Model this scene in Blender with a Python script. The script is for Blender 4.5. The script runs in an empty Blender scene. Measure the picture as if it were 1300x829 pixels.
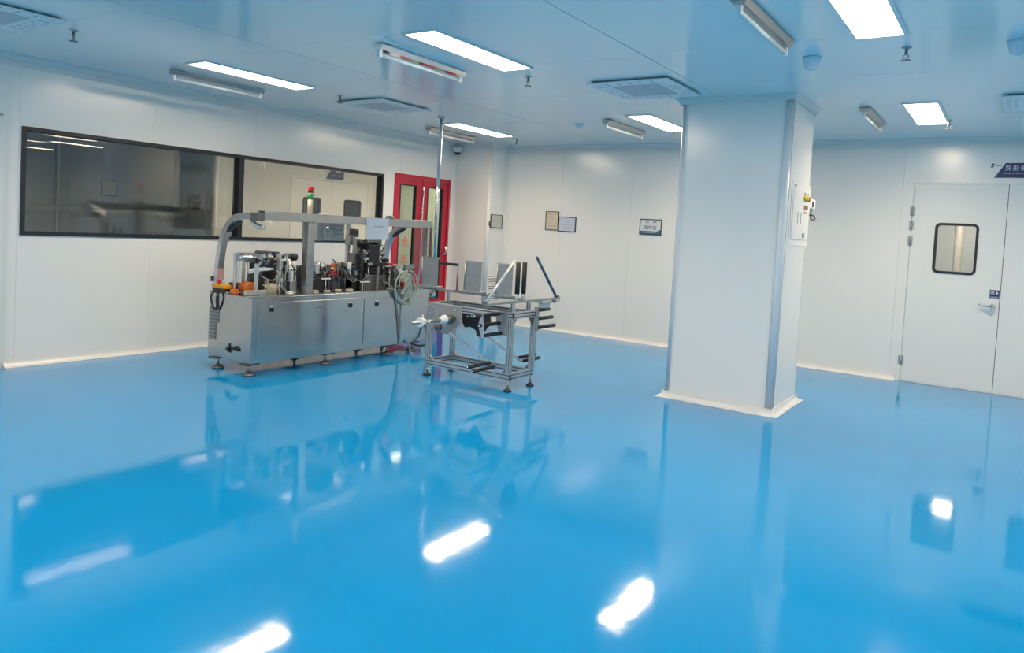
import bpy, bmesh, math, random
from mathutils import Vector, Matrix

random.seed(7)
S = bpy.context.scene
COL = S.collection
PI = math.pi
H = 2.7                      # ceiling height
XR, YF = 13.2, -13.08        # room extents (x 0..XR, y YF..0)

# ------------------------------------------------------------------ camera
cam_d = bpy.data.cameras.new('camera')
cam_d.sensor_width = 36.0
cam_d.lens = 914.6605 / 1300 * 36.0
cam_d.shift_x = -(694.0342 - 650.0) / 1300
cam_d.shift_y = -(414.5 - 335.0494) / 1300
cam_d.clip_start = 0.05
cam = bpy.data.objects.new('camera', cam_d)
COL.objects.link(cam)
yaw, pitch, roll = 0.5728, 0.0450, -0.0568
fw = Vector((-math.sin(yaw) * math.cos(pitch), math.cos(yaw) * math.cos(pitch), -math.sin(pitch)))
rt = Vector((math.cos(yaw), math.sin(yaw), 0))
dn = fw.cross(rt)
r2 = rt * math.cos(roll) + dn * math.sin(roll)
d2 = -rt * math.sin(roll) + dn * math.cos(roll)
M = Matrix((r2, -d2, -fw)).transposed().to_4x4()
M.translation = Vector((7.2506, -8.9294, 1.4467))
cam.matrix_world = M
S.camera = cam

# ------------------------------------------------------------------ world, exposure
w = bpy.data.worlds.new('world')
S.world = w
w.use_nodes = True
w.node_tree.nodes['Background'].inputs[0].default_value = (0.5, 0.55, 0.6, 1)
w.node_tree.nodes['Background'].inputs[1].default_value = 0.05
S.view_settings.view_transform = 'Standard'
S.view_settings.look = 'None'
S.view_settings.gamma = 1.0
S.view_settings.use_curve_mapping = False
S.view_settings.exposure = 0.0
LED_STRENGTH = 26.5
LAMP_WATTS = 16.0

# ------------------------------------------------------------------ materials
MATS = {}
def mat(name, col, rough=0.5, metal=0.0, noise=0.0, nscale=8.0, rvar=0.0, bump=0.0, bscale=40.0,
        coat=0.0, emit=0.0, stretch=None, spec=0.5, alpha=None):
    m = bpy.data.materials.new(name)
    m.use_nodes = True
    nt = m.node_tree
    b = nt.nodes['Principled BSDF']
    b.inputs['Base Color'].default_value = (*col, 1)
    b.inputs['Roughness'].default_value = rough
    b.inputs['Metallic'].default_value = metal
    b.inputs['Specular IOR Level'].default_value = spec
    b.inputs['Coat Weight'].default_value = coat
    b.inputs['Coat Roughness'].default_value = 0.05
    if emit:
        b.inputs['Emission Color'].default_value = (*col, 1)
        b.inputs['Emission Strength'].default_value = emit
    tc = nt.nodes.new('ShaderNodeTexCoord')
    mp = nt.nodes.new('ShaderNodeMapping')
    nt.links.new(tc.outputs['Object'], mp.inputs[0])
    if stretch:
        mp.inputs['Scale'].default_value = stretch
    nz = nt.nodes.new('ShaderNodeTexNoise')
    nz.inputs['Scale'].default_value = nscale
    nz.inputs['Detail'].default_value = 4
    nt.links.new(mp.outputs[0], nz.inputs['Vector'])
    if noise > 0:
        cr = nt.nodes.new('ShaderNodeMix')
        cr.data_type = 'RGBA'
        cr.inputs[6].default_value = (*[c * (1 - noise) for c in col], 1)
        cr.inputs[7].default_value = (*[min(1, c * (1 + noise)) for c in col], 1)
        nt.links.new(nz.outputs['Fac'], cr.inputs[0])
        nt.links.new(cr.outputs[2], b.inputs['Base Color'])
    if rvar > 0:
        mr = nt.nodes.new('ShaderNodeMapRange')
        mr.inputs[3].default_value = max(0.02, rough - rvar)
        mr.inputs[4].default_value = rough + rvar
        nt.links.new(nz.outputs['Fac'], mr.inputs[0])
        nt.links.new(mr.outputs[0], b.inputs['Roughness'])
    if bump > 0:
        n2 = nt.nodes.new('ShaderNodeTexNoise')
        n2.inputs['Scale'].default_value = bscale
        n2.inputs['Detail'].default_value = 3
        nt.links.new(mp.outputs[0], n2.inputs['Vector'])
        bp = nt.nodes.new('ShaderNodeBump')
        bp.inputs['Strength'].default_value = 1.0
        bp.inputs['Distance'].default_value = bump
        nt.links.new(n2.outputs['Fac'], bp.inputs['Height'])
        nt.links.new(bp.outputs[0], b.inputs['Normal'])
    MATS[name] = m
    return m

def glass(name, tint, ior=1.5, boost=1.0):
    m = bpy.data.materials.new(name)
    m.use_nodes = True
    nt = m.node_tree
    nt.nodes.remove(nt.nodes['Principled BSDF'])
    out = nt.nodes['Material Output']
    tr = nt.nodes.new('ShaderNodeBsdfTransparent'); tr.inputs[0].default_value = (*tint, 1)
    gl = nt.nodes.new('ShaderNodeBsdfGlossy'); gl.inputs['Roughness'].default_value = 0.01
    fr = nt.nodes.new('ShaderNodeLayerWeight'); fr.inputs[0].default_value = 0.5
    pw = nt.nodes.new('ShaderNodeMath'); pw.operation = 'POWER'; pw.inputs[1].default_value = 5.0
    mu = nt.nodes.new('ShaderNodeMath'); mu.operation = 'MULTIPLY_ADD'; mu.inputs[1].default_value = 0.96; mu.inputs[2].default_value = 0.04 * boost; mu.use_clamp = True
    mx = nt.nodes.new('ShaderNodeMixShader')
    nt.links.new(fr.outputs['Facing'], pw.inputs[0])
    nt.links.new(pw.outputs[0], mu.inputs[0])
    nt.links.new(mu.outputs[0], mx.inputs[0])
    nt.links.new(tr.outputs[0], mx.inputs[1])
    nt.links.new(gl.outputs[0], mx.inputs[2])
    nt.links.new(mx.outputs[0], out.inputs[0])
    MATS[name] = m
    return m

mat('floor', (0.001, 0.26, 0.61), rough=0.065, noise=0.10, nscale=1.6, rvar=0.025, bump=0.0006, bscale=5.0)
mat('ceiling', (0.85, 0.86, 0.86), rough=0.15, noise=0.02, nscale=0.8, bump=0.0006, bscale=1.4)
mat('gap', (0.16, 0.20, 0.24), rough=0.6, noise=0.1)
mat('wall', (0.82, 0.83, 0.815), rough=0.24, noise=0.012, nscale=1.5, bump=0.0004, bscale=1.6, spec=1.0)
mat('wallgap', (0.76, 0.77, 0.765), rough=0.5, noise=0.03)
mat('cove', (0.74, 0.75, 0.745), rough=0.28, noise=0.02)
mat('cornerpost', (0.78, 0.80, 0.84), rough=0.25, noise=0.02)
mat('door_white', (0.76, 0.785, 0.78), rough=0.38, noise=0.012, nscale=2)
mat('black_frame', (0.014, 0.018, 0.026), rough=0.4, noise=0.1)
mat('rubber', (0.02, 0.02, 0.022), rough=0.55, noise=0.15)
mat('red_paint', (0.50, 0.018, 0.045), rough=0.3, noise=0.04, nscale=3)
mat('led', (1.0, 0.785, 0.55), rough=0.5, emit=LED_STRENGTH, noise=0.005)
mat('led_frame', (0.80, 0.82, 0.83), rough=0.35, noise=0.02)
mat('steel', (0.47, 0.47, 0.455), rough=0.30, metal=1.0, noise=0.06, nscale=5, rvar=0.07, stretch=(1, 1, 8), bump=0.0002, bscale=30)
mat('sheet_steel', (0.52, 0.515, 0.495), rough=0.19, metal=1.0, noise=0.06, nscale=3, rvar=0.04, bump=0.0014, bscale=2.0)
mat('chrome', (0.75, 0.76, 0.77), rough=0.10, metal=1.0, noise=0.03)
mat('alu', (0.62, 0.635, 0.64), rough=0.36, metal=0.85, noise=0.05, nscale=20)
mat('groove_shade', (0.09, 0.095, 0.10), rough=0.6, metal=0.3, noise=0.1)  # dark tone for the shade inside the profile slots
mat('darksteel', (0.22, 0.22, 0.22), rough=0.38, metal=0.8, noise=0.2, nscale=30)
mat('dark', (0.055, 0.06, 0.07), rough=0.42, noise=0.3, nscale=30, metal=0.3)
mat('navy', (0.035, 0.04, 0.075), rough=0.4, noise=0.3, nscale=30)
mat('black', (0.016, 0.017, 0.022), rough=0.42, noise=0.3, nscale=30)
mat('grey', (0.26, 0.28, 0.30), rough=0.4, noise=0.1, nscale=20)
mat('white', (0.80, 0.81, 0.80), rough=0.4, noise=0.03)
mat('cream', (0.66, 0.58, 0.42), rough=0.5, noise=0.08, nscale=20)
mat('beige', (0.36, 0.34, 0.24), rough=0.45, noise=0.08, nscale=20)
mat('orange', (0.62, 0.16, 0.03), rough=0.45, noise=0.15, nscale=30)
mat('red', (0.45, 0.03, 0.03), rough=0.4, noise=0.1, nscale=20)
mat('yellow_plastic', (0.85, 0.36, 0.02), rough=0.4, noise=0.05)
mat('pink_plastic', (0.62, 0.30, 0.26), rough=0.3, noise=0.05)
mat('lens_red', (0.60, 0.02, 0.03), rough=0.2, noise=0.05)
mat('lens_green', (0.01, 0.26, 0.07), rough=0.2, noise=0.05)
mat('lens_cream', (0.62, 0.56, 0.42), rough=0.3, noise=0.05)
mat('hose', (0.46, 0.53, 0.46), rough=0.35, noise=0.05)
mat('galv', (0.36, 0.38, 0.39), rough=0.42, metal=0.7, noise=0.22, nscale=18)
mat('blue_rod', (0.04, 0.11, 0.19), rough=0.3, metal=0.5, noise=0.05)
mat('purple_film', (0.10, 0.12, 0.36), rough=0.25, noise=0.05)
mat('paper', (0.74, 0.77, 0.83), rough=0.6, noise=0.01)
mat('cert_tan', (0.62, 0.57, 0.46), rough=0.25, noise=0.04)
mat('cert_lilac', (0.58, 0.62, 0.78), rough=0.25, noise=0.03)
mat('cert_grey', (0.56, 0.57, 0.52), rough=0.25, noise=0.04)
mat('ink', (0.05, 0.05, 0.06), rough=0.5, noise=0.02)
mat('pale_ink', (0.36, 0.36, 0.36), rough=0.5, noise=0.02)
mat('navy_sign', (0.022, 0.045, 0.13), rough=0.35, noise=0.04)
mat('steel_blue', (0.07, 0.14, 0.24), rough=0.35, noise=0.15, nscale=30)
mat('sign_white', (0.72, 0.75, 0.80), rough=0.4, noise=0.02)
mat('red_ink', (0.55, 0.04, 0.04), rough=0.5, noise=0.02)
mat('lamp_yellow', (0.85, 0.55, 0.03), rough=0.25, noise=0.02)
mat('lamp_red', (0.75, 0.05, 0.02), rough=0.25, noise=0.02)
mat('lamp_green', (0.25, 0.60, 0.03), rough=0.25, noise=0.02)
mat('display', (0.30, 0.03, 0.05), rough=0.2, noise=0.02)
mat('detector', (0.66, 0.73, 0.80), rough=0.35, noise=0.02)
mat('diffuser_plate', (0.80, 0.82, 0.84), rough=0.4, noise=0.02)
mat('diffuser_mesh', (0.50, 0.54, 0.58), rough=0.5, noise=0.04, nscale=200)
mat('corridor_wall', (0.68, 0.71, 0.70), rough=0.4, noise=0.01, nscale=2)
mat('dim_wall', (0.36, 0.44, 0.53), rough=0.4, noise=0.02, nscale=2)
mat('slot', (0.34, 0.39, 0.43), rough=0.6, noise=0.05)
mat('beyond_wall', (0.55, 0.64, 0.72), rough=0.4, noise=0.01)
mat('corridor_floor', (0.30, 0.36, 0.38), rough=0.2, noise=0.05)
mat('brown', (0.22, 0.05, 0.045), rough=0.5, noise=0.1)
mat('tube_glass', (0.80, 0.82, 0.80), rough=0.08, noise=0.01, spec=0.8)
glass('glass', (0.94, 0.955, 0.96), boost=1.3)
glass('glass_door', (0.62, 0.70, 0.66), boost=1.2)
glass('acrylic', (0.80, 0.82, 0.82), boost=1.2)

for nm_ in ('sheet_steel', 'steel'):
    nt_ = MATS[nm_].node_tree
    tg = nt_.nodes.new('ShaderNodeTangent'); tg.direction_type = 'RADIAL'; tg.axis = 'Z'
    pb = nt_.nodes['Principled BSDF']
    nt_.links.new(tg.outputs[0], pb.inputs['Tangent'])
    pb.inputs['Anisotropic Rotation'].default_value = 0.25
    pb.inputs['Anisotropic'].default_value = 0.85 if nm_ == 'sheet_steel' else 0.6

# ------------------------------------------------------------------ mesh helpers
class B:
    """collects shapes, world coordinates; build() links them as ONE mesh object"""
    def __init__(s):
        s.bm = bmesh.new()
    def box(s, x0, x1, y0, y1, z0, z1, bev=0.0):
        bm = s.bm
        v = [bm.verts.new((x, y, z)) for x in (x0, x1) for y in (y0, y1) for z in (z0, z1)]
        f = [bm.faces.new([v[i] for i in q]) for q in ((0, 1, 3, 2), (4, 6, 7, 5), (0, 4, 5, 1), (2, 3, 7, 6), (0, 2, 6, 4), (1, 5, 7, 3))]
        if bev:
            es = set(e for q in f for e in q.edges)
            bmesh.ops.bevel(bm, geom=list(es), offset=bev, segments=2, affect='EDGES', profile=0.5)
        return s
    def prism(s, pts, dirv):
        """pts: list of 3D points (planar outline); extruded by dirv"""
        bm = s.bm
        d = Vector(dirv)
        a = [bm.verts.new(Vector(p)) for p in pts]
        b = [bm.verts.new(Vector(p) + d) for p in pts]
        n = len(pts)
        bm.faces.new(a[::-1]); bm.faces.new(b)
        for i in range(n):
            bm.faces.new((a[i], a[(i + 1) % n], b[(i + 1) % n], b[i]))
        return s
    def cyl(s, p0, p1, r0, r1=None, n=16, cap=True):
        bm = s.bm
        p0, p1 = Vector(p0), Vector(p1)
        r1 = r0 if r1 is None else r1
        ax = (p1 - p0).normalized()
        u = ax.orthogonal().normalized(); v = ax.cross(u)
        A, C = [], []
        for i in range(n):
            t = 2 * PI * i / n
            o = u * math.cos(t) + v * math.sin(t)
            A.append(bm.verts.new(p0 + o * r0)); C.append(bm.verts.new(p1 + o * r1))
        for i in range(n):
            f = bm.faces.new((A[i], A[(i + 1) % n], C[(i + 1) % n], C[i])); f.smooth = True
        if cap:
            bm.faces.new(A[::-1]); bm.faces.new(C)
        return s
    def lathe(s, base, axis, prof, n=20):
        """prof: list of (r, h) along axis from base"""
        bm = s.bm
        base = Vector(base); ax = Vector(axis).normalized()
        u = ax.orthogonal().normalized(); v = ax.cross(u)
        rings = []
        for r, h in prof:
            rings.append([bm.verts.new(base + ax * h + (u * math.cos(2 * PI * i / n) + v * math.sin(2 * PI * i / n)) * max(r, 1e-4)) for i in range(n)])
        for a, b in zip(rings, rings[1:]):
            for i in range(n):
                f = bm.faces.new((a[i], a[(i + 1) % n], b[(i + 1) % n], b[i])); f.smooth = True
        bm.faces.new(rings[0][::-1]); bm.faces.new(rings[-1])
        return s
    def tube(s, pts, r, n=8, smooth_n=0):
        bm = s.bm
        P = [Vector(p) for p in pts]
        for _ in range(smooth_n):
            Q = [P[0]]
            for a, b in zip(P, P[1:]):
                Q += [a * .75 + b * .25, a * .25 + b * .75]
            P = Q + [P[-1]]
        t0 = (P[1] - P[0]).normalized(); u = t0.orthogonal().normalized()
        rings = []
        for i, p in enumerate(P):
            t = (P[min(i + 1, len(P) - 1)] - P[max(i - 1, 0)]).normalized()
            u = (u - t * u.dot(t)).normalized(); v = t.cross(u)
            rings.append([bm.verts.new(p + (u * math.cos(2 * PI * k / n) + v * math.sin(2 * PI * k / n)) * r) for k in range(n)])
        for a, b in zip(rings, rings[1:]):
            for i in range(n):
                f = bm.faces.new((a[i], a[(i + 1) % n], b[(i + 1) % n], b[i])); f.smooth = True
        bm.faces.new(rings[0][::-1]); bm.faces.new(rings[-1])
        return s
    def moulding(s, path, prof, closed=False):
        """sweep prof (offset to the left of travel, z) along a 2D path with mitres"""
        bm = s.bm
        P = [Vector(p) for p in path]; n = len(P)
        rings = []
        for i in range(n):
            if closed or 0 < i < n - 1:
                a = (P[i] - P[i - 1]).normalized(); b = (P[(i + 1) % n] - P[i]).normalized()
                na = Vector((-a.y, a.x)); nb = Vector((-b.y, b.x))
                m = (na + nb); m = m / (m.dot(na))
            else:
                d = (P[1] - P[0]) if i == 0 else (P[-1] - P[-2])
                d.normalize(); m = Vector((-d.y, d.x))
            rings.append([bm.verts.new((P[i].x + m.x * o, P[i].y + m.y * o, z)) for o, z in prof])
        k = len(prof)
        segs = list(zip(rings, rings[1:])) + ([(rings[-1], rings[0])] if closed else [])
        for a, b in segs:
            for j in range(k):
                bm.faces.new((a[j], b[j], b[(j + 1) % k], a[(j + 1) % k]))
        if not closed:
            bm.faces.new(rings[0]); bm.faces.new(rings[-1][::-1])
        return s
    def slotbar(s, p0, p1, up, w, h, nw=1, nh=1, g=0.012, dep=0.012):
        """T-slot aluminium profile from p0 to p1; w across, h along up; nw / nh grooves on the faces"""
        p0, p1 = Vector(p0), Vector(p1)
        ax = (p1 - p0).normalized(); up = Vector(up); up = (up - ax * up.dot(ax)).normalized()
        sd = ax.cross(up)
        def side(L, n):
            out = []; p = L / n
            g_, G_, de, li = min(.010, .34 * p) / 2, min(.017, .54 * p) / 2, min(.008, .25 * p), .0015
            for i in range(n):
                c = L * (i + 0.5) / n
                out += [(c - g_, 0), (c - g_, li), (c - G_, li), (c - G_, de), (c + G_, de), (c + G_, li), (c + g_, li), (c + g_, 0)]
            return out
        pts = [(-w / 2, -h / 2)]
        pts += [(-w / 2 + a, -h / 2 + b) for a, b in side(w, nw)] + [(w / 2, -h / 2)]
        pts += [(w / 2 - b, -h / 2 + a) for a, b in side(h, nh)] + [(w / 2, h / 2)]
        pts += [(w / 2 - a, h / 2 - b) for a, b in side(w, nw)] + [(-w / 2, h / 2)]
        pts += [(-w / 2 + b, h / 2 - a) for a, b in side(h, nh)]
        return s.prism([p0 + sd * a + up * b for a, b in pts], p1 - p0)
    def build(s, name, m, parent=None, recalc=True):
        if recalc:
            bmesh.ops.recalc_face_normals(s.bm, faces=s.bm.faces)
        me = bpy.data.meshes.new(name)
        o = bpy.data.objects.new(name, me)
        if parent is not None:
            org = ORIG[parent]
            o.parent = parent
            ORIG[o] = org
            bmesh.ops.translate(s.bm, verts=s.bm.verts, vec=-org)
        else:
            # a top-level mesh: origin at the centre of its base
            lo = Vector((min(v.co[i] for v in s.bm.verts) for i in range(3)))
            hi = Vector((max(v.co[i] for v in s.bm.verts) for i in range(3)))
            org = Vector(((lo.x + hi.x) / 2, (lo.y + hi.y) / 2, lo.z))
            bmesh.ops.translate(s.bm, verts=s.bm.verts, vec=-org)
            o.location = org
            ORIG[o] = org
        s.bm.to_mesh(me); s.bm.free()
        me.materials.append(MATS[m])
        COL.objects.link(o)
        return o
ORIG = {}

def tag(o, label, cat, group=None, kind=None):
    o['label'] = label; o['category'] = cat
    if group: o['group'] = group
    if kind: o['kind'] = kind
    return o
def thing(name, loc, label, cat, group=None, kind=None):
    o = bpy.data.objects.new(name, None)
    o.empty_display_size = 0.1
    o.location = loc
    COL.objects.link(o)
    ORIG[o] = Vector(loc)
    return tag(o, label, cat, group, kind)
def copy_tree(o, delta, parent=None):
    c = o.copy(); COL.objects.link(c)
    if parent is not None: c.parent = parent
    else: c.location = o.location + Vector(delta)
    for ch in [x for x in bpy.data.objects if x.parent == o]:
        copy_tree(ch, delta, c)
    return c
def part(name, m, parent, label=None):
    """returns a builder whose .done() links it"""
    b = B()
    def done():
        o = b.build(name, m, parent)
        if label: o['label'] = label
        return o
    b.done = done
    return b
def boxp(name, m, parent, *a, bev=0.0):
    return B().box(*a, bev=bev).build(name, m, parent)
def text(name, body, size, centre, right, up, m, parent, depth=0.0006):
    cu = bpy.data.curves.new(name, 'FONT')
    cu.body = body; cu.size = size; cu.align_x = 'CENTER'; cu.align_y = 'CENTER'
    cu.extrude = depth; cu.resolution_u = 2
    t = bpy.data.objects.new('tmp_text', cu)
    COL.objects.link(t)
    dg = bpy.context.evaluated_depsgraph_get()
    me = bpy.data.meshes.new_from_object(t.evaluated_get(dg))
    bpy.data.objects.remove(t)
    r = Vector(right).normalized(); u = Vector(up).normalized(); n = r.cross(u)
    mx = Matrix((r, u, n)).transposed().to_4x4()
    mx.translation = Vector(centre) - ORIG[parent]
    me.transform(mx)
    me.materials.clear(); me.materials.append(MATS[m])
    o = bpy.data.objects.new(name, me)
    COL.objects.link(o); o.parent = parent; ORIG[o] = ORIG[parent]
    return o

def cells(a0, a1, z0, z1, seams, holes):
    """split a wall rectangle at the seams, leaving out holes; returns list of (a0,a1,z0,z1)"""
    out = []
    cuts = [a0] + [q for q in sorted(seams) if a0 + .02 < q < a1 - .02] + [a1]
    for p, q in zip(cuts, cuts[1:]):
        xs = sorted(set([p, q] + [c for h in holes for c in h[:2] if p < c < q]))
        for c, d in zip(xs, xs[1:]):
            mid = (c + d) / 2
            hz = sorted((h[2], h[3]) for h in holes if h[0] < mid < h[1])
            z = z0
            for lo, hi in hz:
                if lo > z + .001: out.append((c, d, z, lo))
                z = hi
            if z < z1 - .001: out.append((c, d, z, z1))
    return out

def panels(parent, axis, face, thick, a0, a1, z0, z1, seams, holes, m, gap=0.004):
    """wall panels (one object per slot), a hair proud of the backing, open joints between them.
    axis 'x' = wall in the x direction (plane y=face), 'y' = wall in the y direction (plane x=face)"""
    cuts = [a0] + [q for q in sorted(seams) if a0 + .02 < q < a1 - .02] + [a1]
    for p, q in zip(cuts, cuts[1:]):
        b = B(); cnt = 0
        for c, d, e, f in cells(p, q, z0, z1, [], holes):
            c2 = c + gap / 2 if c == p else c
            d2 = d - gap / 2 if d == q else d
            lo, hi = min(face, face + thick), max(face, face + thick)
            if axis == 'x': b.box(c2, d2, lo, hi, e, f)
            else: b.box(lo, hi, c2, d2, e, f)
            cnt += 1
        if cnt: b.build('wall_panel', m, parent)
        else: b.bm.free()

# ================================================================== THE ROOM SHELL
floor = B().box(-0.1, XR, YF, 0.1, -0.1, 0.0).build('floor', 'floor')
tag(floor, 'glossy bright blue epoxy floor reflecting the ceiling lights', 'floor', kind='structure')

ceiling = B().box(-0.1, XR, YF, 0.1, H + 0.02, H + 0.1).build('ceiling', 'gap')
tag(ceiling, 'glossy white ceiling of long sandwich panels', 'ceiling', kind='structure')
xs = [0.0, 2.505, 5.01, 7.515, 10.02, XR]
ny = 12
for i in range(5):
    for j in range(ny):
        g, gy = 0.004, 0.001
        B().box(xs[i] + g, xs[i + 1] - g, YF + 1.09 * j + gy, YF + 1.09 * (j + 1) - gy, H, H + 0.02).build('ceiling_panel', 'ceiling', ceiling)

# left wall (plane x = 0)
WY0, WY1, WZ0, WZ1 = -6.16, -1.895, 1.155, 2.10       # long window
RY0, RY1, RZ1 = -1.69, -0.52, 2.14                    # red door
SY1, SZ1 = -6.29, 2.42                                # white door at the left edge
holesL = [(WY0, WY1, WZ0, WZ1), (RY0, RY1, 0.0, RZ1)]
bl = B()
for c, d, e, f in cells(YF, 0.1, 0, H, [], holesL): bl.box(-0.10, -0.008, c, d, e, f)
wall_left = bl.build('wall_left', 'wallgap')
tag(wall_left, 'long white panelled wall with the dark-framed window and red door', 'wall', kind='structure')
panels(wall_left, 'y', 0.0, -0.008, YF, 0.0, 0, H, [-0.43 - 1.15 * k for k in range(1, 12)], holesL, 'wall', gap=0.0015)

# back wall (plane y = 0)
DX0, DX1, DZ1 = 6.28, 8.06, 2.21                      # grey-white double door
holesB = [(DX0, DX1, 0.0, DZ1)]
bb = B()
for c, d, e, f in cells(-0.1, XR, 0, H, [], holesB): bb.box(c, d, 0.008, 0.1, e, f)
wall_back = bb.build('wall_back', 'wallgap')
tag(wall_back, 'white panelled back wall with notices and the pale double door', 'wall', kind='structure')
panels(wall_back, 'x', 0.0, 0.008, 0.0, XR, 0, H, [0.57 + 1.12 * k for k in range(0, 12)], holesB, 'wall', gap=0.002)

wall_right = B().box(XR, XR + 0.1, YF, 0.1, 0, H).build('wall_right', 'wallgap')
tag(wall_right, 'plain white panelled side wall far to the right', 'wall', kind='structure')
panels(wall_right, 'y', XR, -0.008, YF, 0.0, 0, H, [-1.15 * k for k in range(1, 12)], [], 'wall')
wall_front = B().box(-0.1, XR + 0.1, YF - 0.1, YF, 0, H).build('wall_front', 'wallgap')
tag(wall_front, 'plain white panelled wall on the near side of the room', 'wall', kind='structure')
panels(wall_front, 'x', YF, 0.008, 0.0, XR, 0, H, [1.15 * k for k in range(1, 12)], [], 'wall')

# corner pilaster between left and back wall
PX, PY = 0.70, -0.43
pil = thing('wall_pilaster', (PX / 2, PY / 2, 0), 'white boxed-out corner pilaster beside the red door', 'pilaster', kind='structure')
r = 0.05
boxp('front_panel', 'wall', pil, 0.045, PX - r, PY, PY + 0.02, 0, H)
boxp('side_panel', 'wall', pil, PX - 0.02, PX, PY + r, -0.045, 0, H)
boxp('core', 'wallgap', pil, 0.001, PX - 0.021, PY + 0.021, -0.001, 0, H)
def convex_post(parent, cx, cy, sx, sy, rad, m='cornerpost', z0=0.0, z1=H):
    """quarter-round outside corner; (cx,cy) arc centre, sx/sy = direction of the corner"""
    b = B(); pts = [(cx, cy)]
    for k in range(9):
        t = PI / 2 * k / 8
        pts.append((cx + sx * rad * math.cos(t), cy + sy * rad * math.sin(t)))
    b.prism([(x, y, z0) for x, y in pts], (0, 0, z1 - z0))
    for f in b.bm.faces:
        if abs(f.normal.z) < .5 and f.calc_area() < rad * .3 * (z1 - z0): f.smooth = True
    return b.build('corner_post', m, parent)
def concave_post(parent, cx, cy, sx, sy, rad, m='cove', z0=0.0, z1=H):
    """inside-corner cove; (cx,cy) = the wall corner, sx/sy point into the room"""
    b = B(); pts = [(cx, cy), (cx + sx * rad, cy)]
    for k in range(1, 8):
        t = PI / 2 * k / 8
        pts.append((cx + sx * rad * (1 - math.sin(t)), cy + sy * rad * (1 - math.cos(t))))
    pts.append((cx, cy + sy * rad))
    b.prism([(x, y, z0) for x, y in pts], (0, 0, z1 - z0))
    return b.build('corner_cove', m, parent)
convex_post(pil, PX - r, PY + r, 1, -1, r, 'cove')
concave_post(pil, 0.0, PY, 1, -1, 0.06)
concave_post(pil, PX, 0.0, 1, -1, 0.07)

# floor coves (white concave skirting) and ceiling coves
def cove_prof(R, lip=0.006):
    pts = [(0.0, R + lip), (lip, R + lip)]
    for k in range(7):
        t = PI / 2 * k / 6
        pts.append((lip + (R - lip) * (1 - math.cos(t)), R + lip * 0 - (R - lip) * math.sin(t)))
    pts += [(R, 0.0), (0.0, 0.0)]
    return pts
FC = cove_prof(0.055)
def top_prof(R):
    return [(o, H - z) for o, z in cove_prof(R)]
TC = [(0.0, H)] + [(R_, z_) for R_, z_ in [(0.05, H), (0.05, H - 0.006), (0.036, H - 0.012), (0.022, H - 0.024), (0.012, H - 0.040), (0.012, H - 0.050), (0.006, H - 0.054), (0.006, H - 0.100), (0.0, H - 0.100)]]
o = B().moulding([(DX0 - 0.05, 0), (PX, 0), (PX, PY), (0, PY), (0, RY1 + .01)], FC).build('baseboard_back', 'cove')
tag(o, 'white coved skirting along the back wall and corner pilaster', 'baseboard', kind='structure')
o = B().moulding([(0, RY0 - .01), (0, SY1 + .03)], FC).build('baseboard_left', 'cove')
tag(o, 'white coved skirting along the window wall', 'baseboard', kind='structure')
o = B().moulding([(XR, 0), (DX1 + 0.05, 0)], FC).build('baseboard_right', 'cove')
tag(o, 'white coved skirting right of the double door', 'baseboard', kind='structure')
o = B().moulding([(XR, 0), (PX, 0), (PX, PY), (0, PY), (0, YF), (XR, YF)], TC, closed=True).build('trim_1', 'cove')
tag(o, 'coved moulding where walls meet the ceiling', 'trim', kind='structure')

# free-standing column
CX0, CX1, CY0, CY1 = 4.6517, 5.6395, -2.8164, -2.0073
colm = thing('column', ((CX0 + CX1) / 2, (CY0 + CY1) / 2, 0), 'large square white boxed column with rounded corners in mid room', 'column', kind='structure')
rc = 0.06
boxp('core', 'wallgap', colm, CX0 + .02, CX1 - .02, CY0 + .02, CY1 - .02, 0, H)
boxp('column_panel', 'wall', colm, CX0 + rc, CX1 - rc, CY0, CY0 + .02, 0, H)
boxp('column_panel', 'wall', colm, CX0 + rc, CX1 - rc, CY1 - .02, CY1, 0, H)
boxp('column_panel', 'wall', colm, CX0, CX0 + .02, CY0 + rc, CY1 - rc, 0, H)
boxp('column_panel', 'wall', colm, CX1 - .02, CX1, CY0 + rc, CY1 - rc, 0, H)
for sx, px in ((-1, CX0 + rc), (1, CX1 - rc)):
    for sy, py in ((-1, CY0 + rc), (1, CY1 - rc)):
        convex_post(colm, px, py, sx, sy, rc - 0.001)
        # narrow flanges of the corner profile on both faces
        b = B()
        b.box(min(px, px - sx * .02), max(px, px - sx * .02), min(py + sy * rc, py + sy * (rc + .003)), max(py + sy * rc, py + sy * (rc + .003)), 0, H)
        b.box(min(px + sx * rc, px + sx * (rc + .003)), max(px + sx * rc, px + sx * (rc + .003)), min(py, py - sy * .02), max(py, py - sy * .02), 0, H)
        b.build('corner_flange', 'cove', colm)
loop = [(CX1, CY0), (CX0, CY0), (CX0, CY1), (CX1, CY1)]
B().moulding(loop, FC, closed=True).build('base_cove', 'cove', colm)
CT = [(0.0, H), (0.045, H), (0.045, H - .006), (0.030, H - .012), (0.016, H - .024), (0.008, H - .042), (0.008, H - .050), (0.0, H - .050)]
B().moulding(loop, CT, closed=True).build('top_cove', 'cove', colm)

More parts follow.
